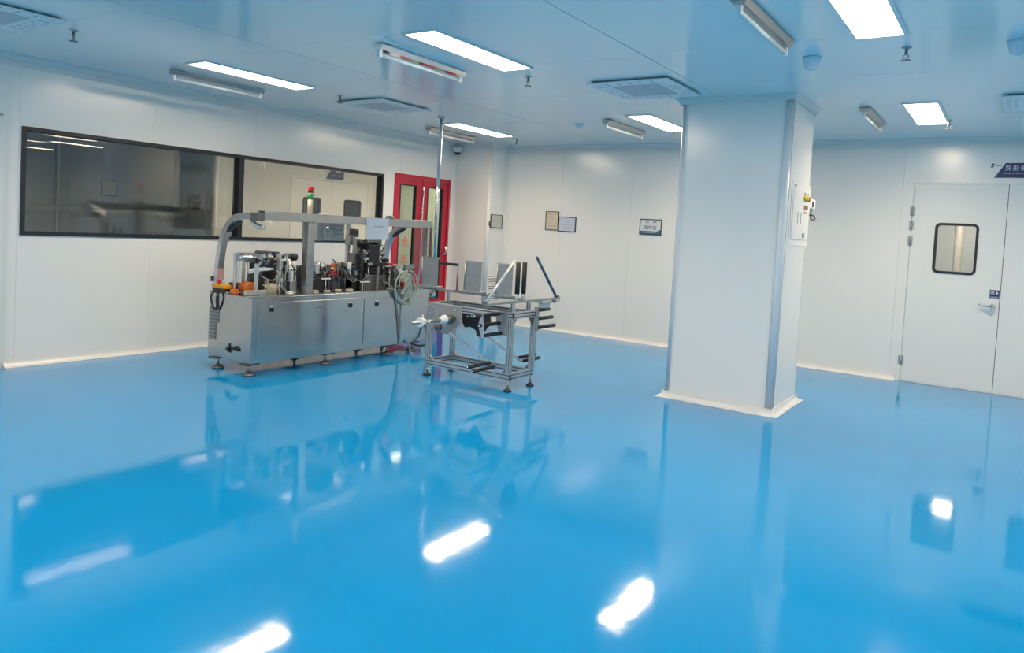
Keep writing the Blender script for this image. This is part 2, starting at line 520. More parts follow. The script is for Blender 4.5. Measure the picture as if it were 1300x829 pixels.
# ------------------------------------------------------------------ window
win = thing('window_1', (0, (WY0 + WY1) / 2, WZ0), 'long two-pane interior window with slim black frame', 'window', kind='structure')
fr = 0.035
MY = -4.045
b = B()
b.box(-0.1, 0.012, WY0, WY1, WZ0, WZ0 + fr); b.box(-0.1, 0.012, WY0, WY1, WZ1 - fr, WZ1)
b.box(-0.1, 0.012, WY0, WY0 + fr, WZ0 + fr, WZ1 - fr); b.box(-0.1, 0.012, WY1 - fr, WY1, WZ0 + fr, WZ1 - fr)
b.build('frame', 'black_frame', win)
boxp('mullion', 'black_frame', win, -0.1, 0.012, MY - 0.028, MY + 0.028, WZ0 + fr, WZ1 - fr)
for ya_, yb_ in ((WY0 + fr, MY - .028), (MY + .028, WY1 - fr)):
    B().prism([(-.070, ya_, WZ0 + fr), (-.080, yb_, WZ0 + fr), (-.074, yb_, WZ1 - fr), (-.064, ya_, WZ1 - fr)], (-.006, 0, 0)).build('pane', 'glass', win)
boxp('pane', 'glass', win, -0.035, -0.029, WY0 + fr, MY - .028, WZ0 + fr, WZ1 - fr)
boxp('pane', 'glass', win, -0.035, -0.029, MY + .028, WY1 - fr, WZ0 + fr, WZ1 - fr)

# ------------------------------------------------------------------ red fire door
rd = thing('door_2', (0, (RY0 + RY1) / 2, 0), 'red double fire door with tall narrow glass panes', 'door', kind='structure')
b = B()
b.box(-0.1, 0.015, RY0, RY0 + .035, 0, RZ1); b.box(-0.1, 0.015, RY1 - .035, RY1, 0, RZ1); b.box(-0.1, 0.015, RY0 + .035, RY1 - .035, RZ1 - .05, RZ1)
b.build('door_frame', 'red_paint', rd)
RM = (RY0 + RY1) / 2
for y0, y1, g0, g1 in ((RY0 + .038, RM - .003, -1.571, -1.235), (RM + .003, RY1 - .038, -1.005, -0.66)):
    lf = B()
    z0, z1, gz0, gz1 = 0.01, RZ1 - .054, 0.35, 2.0
    lf.box(-0.05, -0.005, y0, y1, z0, gz0); lf.box(-0.05, -0.005, y0, y1, gz1, z1)
    lf.box(-0.05, -0.005, y0, g0, gz0, gz1); lf.box(-0.05, -0.005, g1, y1, gz0, gz1)
    leaf = lf.build('leaf', 'red_paint', rd)
    k = B(); e = .018
    k.box(-0.052, -0.001, g0, g0 + e, gz0, gz1); k.box(-0.052, -0.001, g1 - e, g1, gz0, gz1)
    k.box(-0.052, -0.001, g0 + e, g1 - e, gz0, gz0 + e); k.box(-0.052, -0.001, g0 + e, g1 - e, gz1 - e, gz1)
    k.build('glazing_bead', 'black_frame', leaf)
    pn = boxp('pane', 'glass_door', leaf, -0.032, -0.026, g0 + e, g1 - e, gz0 + e, gz1 - e)
gc = -1.405
for ch, z in (('安', 1.42), ('全', 1.175), ('出', 0.927), ('口', 0.68)):
    text('red_character', ch, 0.15, (-0.0255, gc, z), (0, 1, 0), (0, 0, 1), 'red_ink', rd)
hd = part('pull_handle', 'chrome', rd)
hd.tube([(0.0, RM - .05, 1.98), (0.05, RM - .045, 1.99), (0.055, RM - .045, 1.93), (0.04, RM - .03, 1.85), (0.05, RM - .05, 1.7), (0.05, RM - .05, 0.62), (0.0, RM - .05, 0.6)], 0.012, smooth_n=1)
hd.done()
lv = part('lever_handle', 'chrome', rd)
lv.cyl((0.0, RY1 - .11, 1.02), (0.06, RY1 - .11, 1.02), .012); lv.tube([(0.055, RY1 - .11, 1.02), (0.06, RY1 - .09, 1.06), (0.06, RY1 - .10, 1.14)], .012)
lv.done()

# ------------------------------------------------------------------ pale double door in the back wall
dd = thing('door_1', ((DX0 + DX1) / 2, 0, 0), 'pale grey double door with round-cornered vision window', 'door', kind='structure')
b = B()
b.box(DX0 - .07, DX0 - .002, -0.012, 0.1, 0, DZ1 + .06); b.box(DX1 + .002, DX1 + .07, -0.012, 0.1, 0, DZ1 + .06); b.box(DX0 - .002, DX1 + .002, -0.012, 0.1, DZ1 + .003, DZ1 + .06)
b.build('door_frame', 'wall', dd)
boxp('threshold', 'alu', dd, DX0, DX1, -0.01, 0.1, 0.0, 0.006)
def rrect(x0, x1, z0, z1, rad, n=6):
    pts = []
    for cx, cz, a in ((x1 - rad, z1 - rad, 0), (x0 + rad, z1 - rad, 90), (x0 + rad, z0 + rad, 180), (x1 - rad, z0 + rad, 270)):
        for k in range(n + 1):
            t = math.radians(a + 90 * k / n)
            pts.append((cx + rad * math.cos(t), cz + rad * math.sin(t)))
    return pts
def leaf_with_window(parent, plane, x0, x1, z0, z1, wx0, wx1, wz0, wz1, th, axis='x', dirn=1, m='door_white'):
    """leaf slab with a round-cornered hole; returns leaf. plane = front face coordinate, slab goes dirn*th behind"""
    def P(a, z, d):
        return (a, plane + dirn * d, z) if axis == 'x' else (plane + dirn * d, a, z)
    hole = rrect(wx0, wx1, wz0, wz1, .05)
    n = len(hole)
    b = B(); bm = b.bm
    # outer ring sampled to match the hole
    outer = []
    cx, cz = (wx0 + wx1) / 2, (wz0 + wz1) / 2
    q = n // 4
    corners = [(x1, z1), (x0, z1), (x0, z0), (x1, z0)]
    for i in range(4):
        for k in range(q):
            outer.append(corners[i])
    def ring(pts, d): return [bm.verts.new(P(a, z, d)) for a, z in pts]
    hf, hb = ring(hole, 0), ring(hole, th)
    cf = [bm.verts.new(P(a, z, 0)) for a, z in corners]; cb = [bm.verts.new(P(a, z, th)) for a, z in corners]
    for H_, C_, in ((hf, cf), (hb, cb)):
        for i in range(4):
            seg = H_[i * q:(i + 1) * q]
            for k in range(q - 1): bm.faces.new((seg[k], seg[k + 1], C_[i]))
            bm.faces.new((seg[-1], H_[((i + 1) * q) % n], C_[(i + 1) % 4], C_[i]))
    for i in range(n): bm.faces.new((hf[i], hf[(i + 1) % n], hb[(i + 1) % n], hb[i]))
    for i in range(4): bm.faces.new((cf[i], cf[(i + 1) % 4], cb[(i + 1) % 4], cb[i]))
    leaf = b.build('leaf', m, parent)
    # rubber frame ring
    b = B(); bm = b.bm
    e = .022
    o_, i_ = rrect(wx0 - .004, wx1 + .004, wz0 - .004, wz1 + .004, .054), rrect(wx0 + e, wx1 - e, wz0 + e, wz1 - e, .03)
    R = [[bm.verts.new(P(a, z, d)) for a, z in pts] for pts, d in ((o_, -.008), (i_, -.008), (i_, th + .008), (o_, th + .008))]
    for k in range(4):
        A, C = R[k], R[(k + 1) % 4]
        for i in range(n): bm.faces.new((A[i], A[(i + 1) % n], C[(i + 1) % n], C[i]))
    b.build('window_gasket', 'black_frame', leaf)
    b = B()
    b.prism([P(a, z, th * .4) for a, z in rrect(wx0 + e - .004, wx1 - e + .004, wz0 + e - .004, wz1 - e + .004, .03)], Vector(P(0, 0, 1)) * 0 + (Vector(P(0, 0, .006)) - Vector(P(0, 0, 0))))
    b.build('pane', 'glass', leaf)
    return leaf
DM = 7.167
l1 = leaf_with_window(dd, -0.006, DX0 + .003, DM - .003, .008, DZ1, 6.519, 6.925, 1.240, 1.780, .05)
l2 = leaf_with_window(dd, -0.006, DM + .003, DX1 - .003, .008, DZ1, 7.41, 7.816, 1.240, 1.780, .05)
for a_ in ((DX0 - .012, DX0 + .016, .02, .03, 0, DZ1 + .012), (DM - .016, DM + .016, .045, .055, 0, DZ1), (DX1 - .016, DX1 + .012, .02, .03, 0, DZ1 + .012), (DX0 - .012, DX1 + .012, .045, .055, DZ1 - .016, DZ1 + .012)):
    boxp('door_seal', 'rubber', dd, *a_)
for z in (1.90, 1.74, 1.57, 0.24):
    b = part('hinge', 'steel', dd); b.cyl((DX0, -0.018, z - .05), (DX0, -0.018, z + .05), .009, n=10); b.box(DX0 - .025, DX0 + .025, -.0145, -.010, z - .05, z + .05); b.done()
b = part('handle', 'chrome', l1)
b.cyl((7.105, -.006, .925), (7.105, -.016, .925), .026); b.cyl((7.105, -.016, .925), (7.105, -.055, .925), .010); b.tube([(7.11, -.052, .925), (7.05, -.056, .925), (7.0, -.056, .928), (6.98, -.05, .94)], .010, smooth_n=1)
b.done()
b = part('lock_cylinder', 'chrome', l1); b.cyl((7.10, -.006, .855), (7.10, -.016, .855), .024); b.cyl((7.10, -.016, .855), (7.10, -.02, .855), .009); b.done()

# ================================================================== ROOM BEHIND THE WINDOW, ROOM BEHIND THE DOOR
KX = -3.2
o = B().box(KX, -0.1, -9.0, 4.0, -0.1, 0.0).build('floor_corridor', 'corridor_floor'); tag(o, 'grey corridor floor seen behind the window wall', 'floor', kind='structure')
o = B().box(KX, -0.1, -9.0, 4.0, H, H + .1).build('ceiling_corridor', 'ceiling'); tag(o, 'corridor ceiling behind the window wall', 'ceiling', kind='structure')
KD0, KD1 = -0.93, 0.85
b = B()
for c, d, e, f in cells(-2.9, 4.0, 0, H, [], [(KD0, KD1, 0.0, 2.16)]): b.box(KX - .1, KX, c, d, e, f)
wc = b.build('wall_corridor', 'corridor_wall'); tag(wc, 'far corridor wall seen through the right pane', 'wall', kind='structure')
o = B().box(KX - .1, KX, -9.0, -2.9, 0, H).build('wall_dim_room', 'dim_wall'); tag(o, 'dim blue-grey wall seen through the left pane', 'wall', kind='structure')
o = B().box(KX - .1, -0.1, 4.0, 4.1, 0, H).build('wall_corridor_end', 'corridor_wall'); tag(o, 'corridor end wall behind the red door', 'wall', kind='structure')
o = B().box(KX - .1, -0.1, -9.1, -9.0, 0, H).build('wall_corridor_start', 'corridor_wall'); tag(o, 'dim end wall of the room behind the left pane', 'wall', kind='structure')
# partition dividing the dim room (left pane) from the lit corridor (right pane)
pt = thing('wall_partition', (-2.7, -2.9, 0), 'pale partition seen near the middle of the left pane', 'wall', kind='structure')
boxp('partition_panel', 'corridor_wall', pt, KX, -2.30, -2.95, -2.87, 0, H)
boxp('partition_panel', 'corridor_wall', pt, -2.30, -0.1, -2.95, -2.87, 2.32, H)
B().cyl((-2.29, -2.91, 0), (-2.29, -2.91, 2.32), .045).build('end_post', 'cove', pt)
boxp('door_leaf', 'door_white', pt, -3.05, -2.42, -2.962, -2.95, 0, 2.05)
o = B().box(-2.72, -2.52, -2.975, -2.965, 1.48, 1.70).build('notice_plate', 'brown'); tag(o, 'small square dark red notice seen through the left pane', 'notice')
boxp('printed_lines', 'pale_ink', o, -2.69, -2.55, -2.9765, -2.975, 1.60, 1.61)
o = B().box(KX, KX + .012, -3.98, -3.80, 1.60, 1.80).build('notice_board', 'cert_grey'); tag(o, 'dark-edged notice frame on the dim wall through the left pane', 'notice')
b = part('frame', 'black_frame', o); 
for a in ((-3.99, -3.98, 1.59, 1.81), (-3.80, -3.79, 1.59, 1.81), (-3.98, -3.80, 1.80, 1.81), (-3.98, -3.80, 1.59, 1.60)): b.box(KX, KX + .016, *a)
b.done()
o = B().box(KX + .02, KX + .45, -5.2, -3.0, 1.36, 1.42).build('dark_reflection_bar', 'grey'); tag(o, 'grey bar standing in for a dark reflection in the left pane', 'reflection')  # solid bar in place of a dark reflection in the glass
for y in (-5.0, -4.1, -3.2): boxp('reflection_bar_bracket', 'grey', o, KX, KX + .3, y, y + .04, 1.30, 1.36)
b = B(); b.tube([(KX + .0, -4.53, 0), (KX + .02, -4.53, H)], .02); o = b.build('wall_pipe', 'white'); tag(o, 'thin white vertical pipe behind the left pane', 'pipe')
# corridor double door with sign
cd = thing('door_3', (KX, (KD0 + KD1) / 2, 0), 'pale double door with two dark windows seen through the right pane', 'door', kind='structure')
b = B(); b.box(KX - .1, KX + .012, KD0, KD0 + .04, 0, 2.16); b.box(KX - .1, KX + .012, KD1 - .04, KD1, 0, 2.16); b.box(KX - .1, KX + .012, KD0 + .04, KD1 - .04, 2.13, 2.16)
b.build('door_frame', 'door_white', cd)
KM = (KD0 + KD1) / 2
leaf_with_window(cd, KX + .004, KD0 + .043, KM - .003, .01, 2.127, -0.68, -0.30, 1.48, 1.81, .05, axis='y', dirn=-1)
leaf_with_window(cd, KX + .004, KM + .003, KD1 - .043, .01, 2.127, 0.24, 0.65, 1.48, 1.82, .05, axis='y', dirn=-1)
o = B().box(KX - 1.2, KX - 1.1, -2.5, 2.5, 0, H).build('wall_beyond', 'grey'); tag(o, 'dark room wall behind the corridor door windows', 'wall', kind='structure')
sg = B().prism([(KX + .004, -0.20, 2.17), (KX + .004, 0.20, 2.17), (KX + .004, 0.20, 2.40), (KX + .004, -0.05, 2.40)], (.01, 0, 0)).build('door_sign', 'navy_sign')
tag(sg, 'navy slant-ended door sign seen at the top of the right pane', 'sign')
boxp('printed_line', 'sign_white', sg, KX + .014, KX + .0145, 0.0, .14, 2.31, 2.34)
boxp('printed_line', 'sign_white', sg, KX + .014, KX + .0145, -.06, .14, 2.235, 2.242)

# small lit room behind the vision window of the double door
for nm, a, lb in (('wall_beyond_door', (5.4, 9.0, 6.0, 6.1, 0, H), 'white wall seen through the vision window'),
                  ('wall_beyond_left', (5.3, 5.4, 0.1, 6.1, 0, H), 'left wall of the room behind the double door'),
                  ('wall_beyond_right', (9.0, 9.1, 0.1, 6.1, 0, H), 'right wall of the room behind the double door'),
                  ('ceiling_beyond_door', (5.3, 9.1, 0.1, 6.1, H, H + .1), 'ceiling of the room behind the double door'),
                  ('floor_beyond_door', (5.3, 9.1, 0.1, 6.1, -.1, 0), 'floor of the room behind the double door')):
    tag(B().box(*a).build(nm, 'corridor_floor' if 'floor' in nm else 'beyond_wall'), lb, nm.split('_')[0], kind='structure')
o = B().cyl((6.42, 5.94, 0), (6.42, 5.94, H), .06).build('trim_2', 'cove'); tag(o, 'white vertical corner trim seen through the vision window', 'trim', kind='structure')

# white sliding door at the left picture edge
ld = thing('door_4', (0, -6.8, 0), 'white door leaf at the far left edge beside the window', 'door', kind='structure')
boxp('leaf', 'door_white', ld, 0.004, 0.035, -7.3, SY1, 0.01, SZ1)
b = part('label_plate', 'pale_ink', ld); b.box(.035, .038, -6.35, -6.31, 2.155, 2.18); b.done()

# ================================================================== LIGHTS AND CEILING FIXTURES
LX = [1.40, 3.915, 6.51, 9.05, 11.6]
LY = [-1.62, -4.89, -8.16, -11.43]
def led_panel(x, y, label, group='LED ceiling panels'):
    t = thing('led_ceiling_panel', (x, y, H - .014), label, 'ceiling light', group)
    hw, hl, fw_ = .125, .545, .022
    b = part('frame', 'led_frame', t)
    b.box(x - hw - fw_, x - hw, y - hl - fw_, y + hl + fw_, H - .014, H - .0005); b.box(x + hw, x + hw + fw_, y - hl - fw_, y + hl + fw_, H - .014, H - .0005)
    b.box(x - hw, x + hw, y - hl - fw_, y - hl, H - .014, H - .0005); b.box(x - hw, x + hw, y + hl, y + hl + fw_, H - .014, H - .0005)
    b.done()
    boxp('diffuser', 'led', t, x - hw, x + hw, y - hl, y + hl, H - .011, H - .001)
    ld_ = bpy.data.lights.new('panel_light', 'AREA')
    ld_.shape = 'RECTANGLE'; ld_.size = 2 * hw; ld_.size_y = 2 * hl
    ld_.energy = LAMP_WATTS; ld_.color = (1.0, 0.785, 0.55); ld_.spread = math.radians(140)
    lo_ = bpy.data.objects.new('panel_light', ld_)
    COL.objects.link(lo_); lo_.parent = t; lo_.location = (0, 0, -0.001)
    return t
LAB = {(0, 1): 'long lit LED ceiling panel above the window wall, left of the machine post',
       (1, 1): 'long lit LED ceiling panel in the middle, beside the mirror-backed tube lamp',
       (0, 0): 'small lit LED ceiling panel nearest the far corner camera',
       (1, 0): 'lit LED ceiling panel partly hidden by the left edge of the column',
       (2, 1): 'large lit LED ceiling panel cut off by the top edge of the picture',
       (2, 0): 'lit LED ceiling panel above the pale double door'}
for i, x in enumerate(LX):
    for j, y in enumerate(LY):
        led_panel(x, y, LAB.get((i, j), 'lit LED ceiling panel outside the picture, seen only in reflections'))
# corridor lights (same kind of panel)
led_panel(-1.18, -1.72, 'lit LED ceiling panel in the corridor behind the right pane', 'corridor LED panels')
led_panel(-1.6, 0.1, 'added LED ceiling panel brightening the corridor facing the double door', 'corridor LED panels')  # this and the next two are added, unseen, to brighten the corridor
led_panel(-2.4, 2.9, 'added LED ceiling panel brightening the corridor far end', 'corridor LED panels')
led_panel(-1.6, 1.9, 'added LED ceiling panel brightening the corridor behind the red door', 'corridor LED panels')
led_panel(6.58, 4.75, 'far lit LED ceiling panel in the room behind the double door', 'corridor LED panels')
led_panel(7.4, 1.6, 'near lit LED ceiling panel in the room behind the double door', 'corridor LED panels')

def tube_lamp(x, y, label, reflector='steel'):
    z = H
    t = thing('tube_lamp', (x, y, z - .10), label, 'ceiling light', 'unlit tube lamps beside the LED panels')
    b = part('housing', reflector, t)
    hl = .46
    b.prism([(x - .048, y - hl, z - .018), (x - .03, y - hl, z - .045), (x + .03, y - hl, z - .045), (x + .048, y - hl, z - .018), (x + .048, y - hl, z - .008), (x - .048, y - hl, z - .008)], (0, 2 * hl, 0))
    b.done()
    boxp('mounting_plate', 'led_frame', t, x - .04, x + .04, y - hl + .1, y + hl - .1, z - .008, z - .0005)
    for s in (-1, 1):
        boxp('lamp_holder', 'white', t, x - .016, x + .016, y + s * (hl - .02) - .014, y + s * (hl - .02) + .014, z - .095, z - .045, bev=.004)
    B().cyl((x, y - hl + .03, z - .078), (x, y + hl - .03, z - .078), .013, n=12).build('tube', 'tube_glass', t)
    return t
tube_lamp(0.85, -4.88, 'unlit tube lamp hanging close to the long window wall')
tube_lamp(3.41, -4.86, 'unlit tube lamp with mirror-like reflector above the machine middle', 'chrome')
tube_lamp(0.85, -1.52, 'small far unlit tube lamp crossed by the steel pole')
tube_lamp(3.44, -1.55, 'unlit tube lamp just left of the column, near the back wall')
tube_lamp(5.99, -4.86, 'unlit tube lamp above the column at the top edge')
tube_lamp(6.06, -1.62, 'unlit tube lamp right of the column, left of the door light')

def sprinkler(x, y, label):
    t = thing('sprinkler', (x, y, H - .085), label, 'sprinkler', 'ceiling sprinklers')
    B().lathe((x, y, H), (0, 0, -1), [(.030, 0), (.030, .004), (.012, .010), (.009, .012)]).build('escutcheon', 'steel', t)
    B().cyl((x, y, H - .010), (x, y, H - .045), .009, n=10).build('body', 'darksteel', t)
    b = part('frame_arms', 'darksteel', t)
    for s in (-1, 1): b.tube([(x + s * .006, y, H - .04), (x + s * .016, y, H - .055), (x + s * .004, y, H - .076)], .003, n=6)
    b.done()
    b = part('deflector', 'darksteel', t)
    for k in range(8):
        a = 2 * PI * k / 8
        b.prism([(x, y, H - .080), (x + .03 * math.cos(a - .2), y + .03 * math.sin(a - .2), H - .080), (x + .03 * math.cos(a + .2), y + .03 * math.sin(a + .2), H - .080)], (0, 0, .003))
    b.done()
sprinkler(1.46, -6.41, 'small pendent sprinkler near the top left corner')
sprinkler(1.44, -3.94, 'small pendent sprinkler beside the air vent above the machine')
sprinkler(3.83, -4.06, 'small pendent sprinkler at the end of the middle light panel')
sprinkler(1.40, -0.80, 'small far sprinkler by the corner pilaster')
sprinkler(6.61, -4.00, 'small pendent sprinkler below the large light panel on the right')
sprinkler(6.66, -1.10 + -.10, 'small pendent sprinkler above the pale double door')
sprinkler(3.81, -1.01, 'small pendent sprinkler half hidden behind the column edge')

def air_vent(cx, cy, label):
    t = thing('air_vent', (cx, cy, H - .03), label, 'air vent', 'square ceiling air vents')
    s = .36
    b = part('plate', 'diffuser_plate', t)
    b.prism([(cx - s, cy - s, H - .022), (cx + s, cy - s, H - .022), (cx + s, cy + s, H - .022), (cx - s, cy + s, H - .022)], (0, 0, .008)); b.done()
    boxp('plenum', 'gap', t, cx - s + .03, cx + s - .03, cy - s + .03, cy + s - .03, H - .014, H - .0005)
    boxp('centre_mesh', 'diffuser_mesh', t, cx - .21, cx + .21, cy - .21, cy + .21, H - .024, H - .022)
    for sx, sy in ((1, 0), (-1, 0), (0, 1), (0, -1)):
        for k in range(5):
            for q in range(2):
                off = (k - 2) * .10
                d = .265 + q * .045
                if sx: boxp('slot', 'slot', t, cx + sx * d - .014, cx + sx * d + .014, cy + off - .008, cy + off + .008, H - .0228, H - .0215)
                else: boxp('slot', 'slot', t, cx + off - .008, cx + off + .008, cy + sy * d - .014, cy + sy * d + .014, H - .0228, H - .0215)
    return t
air_vent(1.47, -3.38, 'square ceiling air vent above the machine')
air_vent(4.555, -3.38, 'square ceiling air vent touching the top of the column')
air_vent(1.40, -6.95, 'square ceiling air vent cut off at the top left corner')
air_vent(7.45, -2.0, 'square ceiling air vent cut off at the right edge')

def detector(x, y, r1, r2, h, label):
    t = thing('smoke_detector', (x, y, H - h), label, 'detector', 'ceiling detectors')
    B().lathe((x, y, H), (0, 0, -1), [(r1, 0), (r1, .012), (r1 * .94, .016), (r2, h * .85), (r2 * .8, h)], n=24).build('body', 'detector', t)
    B().lathe((x, y, H - h + .001), (0, 0, -1), [(r2 * .4, 0), (r2 * .3, .006)], n=12).build('indicator', 'white', t)
detector(6.036, -3.94, .062, .040, .085, 'pale cup-shaped ceiling detector right of the column top')
detector(7.19, -3.94, .062, .040, .085, 'pale cup-shaped ceiling detector cut off at the right edge')
detector(2.95, -1.73, .05, .03, .04, 'small flat ceiling detector over the back wall notices')

# security camera in the corner
t = thing('security_camera', (.09, -.50, 2.50), 'white security camera with black eyeball lens in the far corner', 'camera')
boxp('mount', 'white', t, .045, .16, -.56, -.44, 2.60, 2.645, bev=.008)
B().lathe((.10, -.50, 2.605), (0, 0, -1), [(.062, 0), (.062, .03), (.05, .045)], n=20).build('collar', 'white', t)
B().lathe((.10, -.50, 2.575), (.35, -.8, -.5), [(.02, -.04), (.045, -.02), (.050, .0), (.045, .03), (.03, .045)], n=18).build('lens_ball', 'black', t)

# ================================================================== WALL NOTICES, SIGNS
def framed(name, x0, x1, z0, z1, y, label, mat_, fr_='black_frame', cat='notice'):
    t = thing(name, ((x0 + x1) / 2, y, z0), label, cat)
    e = .010
    b = part('frame', fr_, t)
    b.box(x0, x0 + e, y - .014, y - .0005, z0, z1); b.box(x1 - e, x1, y - .014, y - .0005, z0, z1); b.box(x0 + e, x1 - e, y - .014, y - .0005, z0, z0 + e); b.box(x0 + e, x1 - e, y - .014, y - .0005, z1 - e, z1)
    b.done()
    boxp('sheet', mat_, t, x0 + e, x1 - e, y - .008, y - .0005, z0 + e, z1 - e)
    return t
t = framed('framed_notice', 1.435, 1.660, 1.470, 1.745, 0, 'tan upright framed certificate, left of the lilac one', 'cert_tan')
for z, a in ((1.700, .07), (1.660, .035), (1.63, .02), (1.56, .06), (1.535, .06), (1.50, .03)): boxp('printed_line', 'pale_ink', t, 1.548 - a, 1.548 + a, -.0088, -.008, z - .004, z + .004)
t = framed('framed_notice', 1.664, 1.955, 1.458, 1.672, 0, 'lilac landscape framed certificate beside the tan one', 'cert_lilac')
for z, a in ((1.60, .05), (1.555, .09), (1.53, .09), (1.505, .04)): boxp('printed_line', 'pale_ink', t, 1.81 - a, 1.81 + a, -.0088, -.008, z - .0025, z + .0025)
t = framed('wall_sign', 2.965, 3.287, 1.479, 1.690, 0, 'white and navy framed area sign with large black characters', 'sign_white', cat='sign')
b = part('navy_band', 'steel_blue', t); b.prism([(2.975, -.0086, 1.489), (3.277, -.0086, 1.489), (3.277, -.0086, 1.555), (3.22, -.0086, 1.530), (2.975, -.0086, 1.530)], (0, .0006, 0)); b.done()
for ch, x_, z_ in (('生', 3.075, 1.640), ('产', 3.185, 1.640), ('制', 3.066, 1.572), ('作', 3.128, 1.572), ('区', 3.190, 1.572)):
    text('character', ch, .064, (x_, -.0092, z_), (1, 0, 0), (0, 0, 1), 'ink', t)
boxp('printed_line', 'pale_ink', t, 3.04, 3.21, -.0092, -.0086, 1.506, 1.513)

# notice and small box on the pilaster side
t = thing('framed_notice', (PX, -.24, 1.455), 'grey framed notice on the corner pilaster', 'notice')
b = part('frame', 'black_frame', t); e = .009
for a in ((-.385, -.376, 1.455, 1.655), (-.109, -.100, 1.455, 1.655), (-.376, -.109, 1.455, 1.464), (-.376, -.109, 1.646, 1.655)): b.box(PX + .0005, PX + .014, *a)
b.done()
boxp('sheet', 'cert_grey', t, PX + .0005, PX + .008, -.376, -.109, 1.464, 1.646)
for z in (1.60, 1.57, 1.54): boxp('printed_line', 'pale_ink', t, PX + .008, PX + .0088, -.33, -.15, z, z + .004)
t = B().box(PX + .0005, PX + .02, -.42, -.395, 1.49, 1.545, bev=.003).build('wall_switch', 'black'); tag(t, 'tiny black wall switch beside the pilaster notice', 'switch')
boxp('rocker', 'grey', t, PX + .02, PX + .023, -.415, -.40, 1.51, 1.53)
# louvred return vent low on the pilaster
t = thing('louvre_vent', (PX, -.22, .33), 'white louvred wall vent low on the corner pilaster', 'air vent')
b = part('frame', 'white', t)
for a in ((-.40, -.375, .33, .75), (-.075, -.05, .33, .75), (-.375, -.075, .33, .355), (-.375, -.075, .725, .75)): b.box(PX + .0005, PX + .016, *a)
b.done()
boxp('backing', 'gap', t, PX + .0005, PX + .003, -.375, -.075, .355, .725)
for k in range(10):
    z = .362 + k * .037
    B().prism([(PX + .003, -.375, z + .020), (PX + .018, -.375, z), (PX + .018, -.375, z + .004), (PX + .003, -.375, z + .024)], (0, .30, 0)).build('slat', 'white', t)

# sign over the double door
sg = B().prism([(7.026, -.014, 2.278), (8.1, -.014, 2.278), (8.1, -.014, 2.430), (7.118, -.014, 2.430)], (0, .0135, 0)).build('door_sign', 'navy_sign')
tag(sg, 'navy slant-ended sign with white characters above the double door', 'sign')
for k, ch in enumerate('异形裁切'): text('character', ch, .062, (7.145 + k * .068, -.0148, 2.372), (1, 0, 0), (0, 0, 1), 'sign_white', sg)
b = part('printed_line', 'pale_ink', sg)
xx = 7.105
random.seed(3)
while xx < 7.9:
    l_ = random.uniform(.015, .05); b.box(xx, xx + l_, -.0146, -.014, 2.316, 2.325); xx += l_ + .009
b.done()
lg = B().prism([(6.985, -.004, 2.385), (7.008, -.004, 2.385), (7.022, -.004, 2.425), (6.999, -.004, 2.425)], (0, .0035, 0)).build('wall_logo', 'navy_sign')
tag(lg, 'tiny navy slanted logo mark left of the navy door sign', 'logo')
boxp('logo_stroke', 'pale_ink', lg, 7.035, 7.085, -.0035, -.0005, 2.398, 2.408)
boxp('logo_stroke', 'sign_white', lg, 6.995, 7.012, -.0045, -.004, 2.403, 2.407)

ps = B().box(7.072, 7.160, -.012, -.0062, 1.030, 1.098).build('push_sign', 'navy_sign'); tag(ps, 'small navy push sign above the door handle', 'sign')
text('character', '推', .040, (7.098, -.0126, 1.068), (1, 0, 0), (0, 0, 1), 'sign_white', ps)
b = part('hand_icon', 'sign_white', ps)
b.box(7.128, 7.142, -.0126, -.012, 1.050, 1.075)
for k in range(4): b.box(7.1265 + k * .0045, 7.1295 + k * .0045, -.0126, -.012, 1.075, 1.086 - abs(k - 1.5) * .003)
b.prism([(7.142, -.0126, 1.058), (7.151, -.0126, 1.070), (7.148, -.0126, 1.073), (7.142, -.0126, 1.066)], (0, .0006, 0))
b.done()
o = B().box(7.072, 7.160, -.012, -.0062, 1.012, 1.026).build('push_label', 'navy_sign'); tag(o, 'narrow navy strip directly under the small push sign', 'sign')
boxp('printed_line', 'sign_white', o, 7.085, 7.145, -.0124, -.012, 1.0165, 1.0215)

# electrical box on the column side
t = thing('distribution_box', (CX1, -2.335, 1.442), 'white flush electrical box with coloured lamps on the column side', 'electrical box')
boxp('surround', 'wall', t, CX1 + .0005, CX1 + .005, -2.675, -1.995 - .025, 1.442, 1.995, bev=.001)
dr = boxp('cover_door', 'white', t, CX1 + .005, CX1 + .011, -2.63, -2.06, 1.50, 1.955, bev=.003)
F_ = CX1 + .011
for k, m in enumerate(('lamp_yellow', 'lamp_green', 'lamp_red')):
    y = -2.26 + k * .065
    B().lathe((F_, y, 1.873), (1, 0, 0), [(.026, 0), (.026, .012), (.017, .02)], n=14).build('indicator_lamp', m, dr)
    B().cyl((F_, y, 1.915), (F_ + .003, y, 1.915), .010, n=8).build('lamp_label', 'ink', dr)
boxp('display', 'display', dr, F_, F_ + .005, -2.255, -2.13, 1.775, 1.81)
boxp('meter_label', 'pale_ink', dr, F_, F_ + .002, -2.25, -2.15, 1.735, 1.755)
for y in (-2.46, -2.35):
    boxp('printed_line', 'pale_ink', dr, F_, F_ + .002, y, y + .018, 1.66, 1.74)
    boxp('printed_line', 'ink', dr, F_, F_ + .002, y, y + .018, 1.645, 1.658)
boxp('latch', 'grey', dr, F_, F_ + .012, -2.25, -2.22, 1.52, 1.56, bev=.003)
boxp('hinge_strip', 'grey', t, CX1 + .005, CX1 + .010, -2.60, -2.53, 1.960, 1.972)
